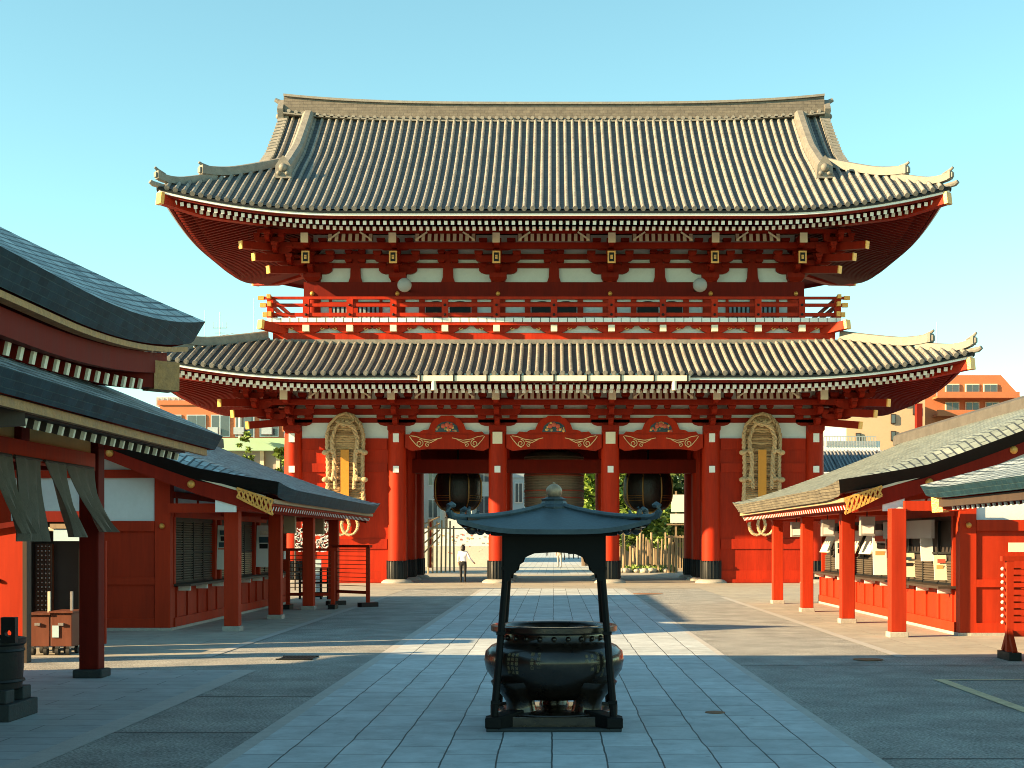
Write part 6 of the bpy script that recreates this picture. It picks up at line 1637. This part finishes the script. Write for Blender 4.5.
m = MB(); m.tube([(xa - 0.03, 50, 0), (xa - 0.03, 50, zb + 0.05)], 0.03, 'darkwood', 6); m.tube([(xb + 0.03, 50, 0), (xb + 0.03, 50, zb + 0.05)], 0.03, 'darkwood', 6); m.tube([(xa, 50, zb + 0.03), (xb, 50, zb + 0.03)], 0.025, 'darkwood', 6); m.build('pole_frame', t)
t = thing('standing_sign', 'tall pale blue standing sign behind the black railing and red racks', 'sign', (X(318, 44), 44, 0))
m = MB(); m.box(X(315.5, 44), X(321, 44), 44, 44.06, Z(592, 44), Z(559, 44), 'paleblue'); m.build('panel', t)
m = MB(); m.box(X(314, 44), X(322, 44), 43.9, 44.2, 0.005, 0.08, 'black'); m.build('foot', t)
m = MB()
for i in range(4): z = lerp(Z(585, 44), Z(564, 44), i / 3); m.box(X(316.2, 43.98), X(320.2, 43.98), 43.985, 43.998, z - 0.02, z + 0.02, 'bluewall')
m.build('print', t)
t = thing('black_railing', 'low black iron railing before the sunlit gate wall, behind the red racks', 'railing', (X(314, 42.5), 42.5, 0))
m = MB(); za, zb = 0.1, Z(569, 42.5)
for z in (za + 0.1, (za + zb) / 2, zb): m.box(X(300, 42.5), X(328, 42.5), 42.48, 42.52, z - 0.02, z + 0.02, 'black')
m.build('rail_frame', t)
for i in range(5): m = MB(); x = lerp(X(300, 42.5), X(328, 42.5), i / 4); m.box(x - 0.03, x + 0.03, 42.45, 42.55, 0.0, zb + 0.03, 'black'); m.build('post', t)

# ================================================================== people
def person(x, y, h, label, top, bottom, hair='short', facing=1, stride=0.12, bag=False, arm_out=0.1, lean=0):
    """facing +1 = walking away from the camera"""
    t = thing('person', label, 'person', (x, y, 0))
    s = h / 1.68
    J = {'pel': (0, 0, 0.93, 0.125), 'wst': (0, 0.01, 1.08, 0.115), 'chs': (0, 0.0, 1.27, 0.135), 'nk': (0, 0, 1.42, 0.06), 'nk2': (0, 0, 1.475, 0.055), 'hd': (0, 0.015, 1.56, 0.09), 'hd2': (0, 0.01, 1.64, 0.07),
         'lhip': (-0.09, 0, 0.86, 0.10), 'lkn': (-0.095, stride * 0.6, 0.48, 0.068), 'lan': (-0.095, stride * 0.4, 0.10, 0.045), 'lto': (-0.10, stride * 0.4 + 0.16, 0.045, 0.04),
         'rhip': (0.09, 0, 0.86, 0.10), 'rkn': (0.095, -stride * 0.3, 0.48, 0.068), 'ran': (0.095, -stride * 1.0, 0.13, 0.045), 'rto': (0.10, -stride * 1.0 + 0.15, 0.05, 0.04),
         'lsh': (-0.17, 0, 1.37, 0.07), 'lel': (-0.22, -0.03, 1.10, 0.048), 'lwr': (-0.20, 0.06, 0.87, 0.034), 'lha': (-0.195, 0.09, 0.78, 0.036),
         'rsh': (0.17, 0, 1.37, 0.07), 'rel': (0.22 + arm_out * 0.5, -0.02, 1.11, 0.048), 'rwr': (0.22 + arm_out * 1.6, 0.10, 0.92, 0.034), 'rha': (0.22 + arm_out * 2.0, 0.14, 0.85, 0.036)}
    E = [('pel', 'wst'), ('wst', 'chs'), ('chs', 'nk'), ('nk', 'nk2'), ('nk2', 'hd'), ('hd', 'hd2'), ('pel', 'lhip'), ('lhip', 'lkn'), ('lkn', 'lan'), ('lan', 'lto'), ('pel', 'rhip'), ('rhip', 'rkn'), ('rkn', 'ran'), ('ran', 'rto'),
         ('chs', 'lsh'), ('lsh', 'lel'), ('lel', 'lwr'), ('lwr', 'lha'), ('chs', 'rsh'), ('rsh', 'rel'), ('rel', 'rwr'), ('rwr', 'rha')]
    K = list(J); me = bpy.data.meshes.new('person_body')
    me.from_pydata([(J[k][0] * s, J[k][1] * s * facing, J[k][2] * s) for k in K], [(K.index(a), K.index(b)) for a, b in E], [])
    o = bpy.data.objects.new('tmp', me); C.objects.link(o)
    sk = o.modifiers.new('skin', 'SKIN')
    for i, k in enumerate(K):
        r = J[k][3] * s; me.skin_vertices[0].data[i].radius = (r * (1.28 if k in ('pel', 'wst', 'chs') else 1), r * (0.85 if k in ('pel', 'wst', 'chs') else 1))
    me.skin_vertices[0].data[0].use_root = True
    sb = o.modifiers.new('sub', 'SUBSURF'); sb.levels = 2; sb.render_levels = 2
    dg = bpy.context.evaluated_depsgraph_get(); nm = bpy.data.meshes.new_from_object(o.evaluated_get(dg)); bpy.data.objects.remove(o)
    nm.materials.clear()
    for q in ('skin', top, bottom, 'shoe'): nm.materials.append(M[q])
    for p in nm.polygons:
        c = p.center; z = c.z / s
        p.material_index = 3 if z < 0.09 else 2 if (z < 0.97 and abs(c.x) / s < 0.185) else 0 if z > 1.45 else 0 if (abs(c.x) / s > 0.185 and z < 0.93) else 1
        p.use_smooth = True
    bo = bpy.data.objects.new('body', nm); C.objects.link(bo); bo.parent = t
    hm = MB(); hc = Vector((x, y - 0.02 * s * facing, 1.585 * s)); hm.sphere(hc, 0.115 * s, 'hair', 14, 10, sx=0.92, sz=1.12)
    if hair == 'bob': hm.sphere(hc + Vector((0, -0.03 * facing * s, -0.07 * s)), 0.10 * s, 'hair', 12, 8, sz=1.0)
    hm.build('hair', t)
    fm = MB(); fy = y + 0.105 * s * facing
    for dx in (-0.035, 0.035): fm.sphere((x + dx * s, fy, 1.565 * s), 0.010 * s, 'white', 6, 5)
    fm.sphere((x, fy + 0.012 * facing, 1.54 * s), 0.016 * s, 'skin', 6, 5); fm.box(x - 0.025 * s, x + 0.025 * s, fy - 0.004, fy + 0.004, 1.50 * s, 1.508 * s, 'pinkred'); fm.build('face', t)
    if bag:
        bm_ = MB(); bx = x + 0.32 * s; bm_.obox((bx, y + 0.08 * facing, 0.66 * s), (0.035, 0, 0), (0, 0.14, 0), (0, 0, 0.15), 'trousers'); bm_.tube([(bx, y + 0.0 * facing, 0.80 * s), (bx, y + 0.08 * facing, 0.92 * s), (bx, y + 0.16 * facing, 0.80 * s)], 0.012, 'trousers', 5)
        tag(bm_.build('handbag'), 'black handbag carried by the walker in pale clothes', 'handbag')
    return t
person(X(463, 59.3), 59.3, 1.56, 'person in white shirt and black trousers standing in the gate passage, back turned', 'shirt', 'trousers', 'bob', 1, 0.10, arm_out=0.16)
person(X(559.5, 92), 92.0, 1.70, 'walker in pale grey clothes carrying a black bag down the far path', 'shirt2', 'trousers2', 'short', 1, 0.26, bag=True, arm_out=0.05)
person(X(519, 158), 158.0, 1.70, 'distant person in black under the left of the cauldron roof', 'trousers', 'trousers', 'short', -1, 0.2)
person(X(547, 165), 165.0, 1.66, 'distant person in dark clothes near the path centre', 'trousers', 'trousers', 'short', 1, 0.16)
t = thing('street_bench', 'dark bench far down the path, right of the walker', 'bench', (X(576, 140), 140, 0))
m = MB(); m.box(X(568, 140), X(584, 140), 140, 140.5, 0.45, 0.55, 'darkwood'); m.build('seat', t)
m = MB(); m.box(X(568, 140), X(584, 140), 140.5, 140.56, 0.6, 1.3, 'darkwood'); m.build('backrest', t)
for i in range(4): m = MB(); x = X(569 + i * 4.6, 140); m.box(x - .05, x + .05, 140.05, 140.45, 0, 0.449, 'black'); m.build('leg', t)

# ================================================================== light, sky, camera
EL, AZ = 19.5, 18.0
cam = bpy.data.cameras.new('camera'); co = bpy.data.objects.new('camera', cam); C.objects.link(co)
co.location = (0, 0, CAMH); co.rotation_euler = (R(90), 0, 0)
cam.sensor_width = 36; cam.lens = F / 1024 * 36; cam.shift_x = -42 / 1024; cam.shift_y = 157 / 1024; cam.clip_end = 4000; cam.clip_start = 0.1
sc.camera = co
su = bpy.data.lights.new('sun', 'SUN'); so = bpy.data.objects.new('sun', su); C.objects.link(so)
sd = Vector((-math.cos(R(AZ)) * math.cos(R(EL)), -math.sin(R(AZ)) * math.cos(R(EL)), math.sin(R(EL))))
so.rotation_euler = sd.to_track_quat('Z', 'Y').to_euler(); so.location = sd * 100
su.energy = SUN_E; su.angle = R(0.5); su.color = (1.0, 0.70, 0.36)
w = bpy.data.worlds.new('World'); sc.world = w; w.use_nodes = True
nt = w.node_tree; bg = nt.nodes['Background']
sky = nt.nodes.new('ShaderNodeTexSky'); sky.sky_type = 'NISHITA'; sky.sun_disc = False; sky.sun_elevation = R(EL)
# sky sun azimuth: rotation 0 = +Y, turning clockwise seen from above
sky.sun_rotation = math.atan2(sd.x, sd.y)
sky.air_density = 1.0; sky.dust_density = 0.0; sky.ozone_density = 1.2
tint = nt.nodes.new('ShaderNodeMix'); tint.data_type = 'RGBA'; tint.blend_type = 'MULTIPLY'; tint.inputs[0].default_value = 1; tint.inputs[7].default_value = SKY_TINT
nt.links.new(sky.outputs[0], tint.inputs[6]); nt.links.new(tint.outputs[2], bg.inputs['Color']); bg.inputs['Strength'].default_value = SKY_S
sc.view_settings.view_transform = 'Standard'; sc.view_settings.look = 'None'; sc.view_settings.exposure = EXPO; sc.view_settings.gamma = 1
sc.render.engine = 'CYCLES'; sc.cycles.use_denoising = True; sc.cycles.filter_width = 1.0; sc.cycles.max_bounces = 6; sc.cycles.diffuse_bounces = 3
try: sc.cycles.denoiser = 'OPENIMAGEDENOISE'
except Exception: pass
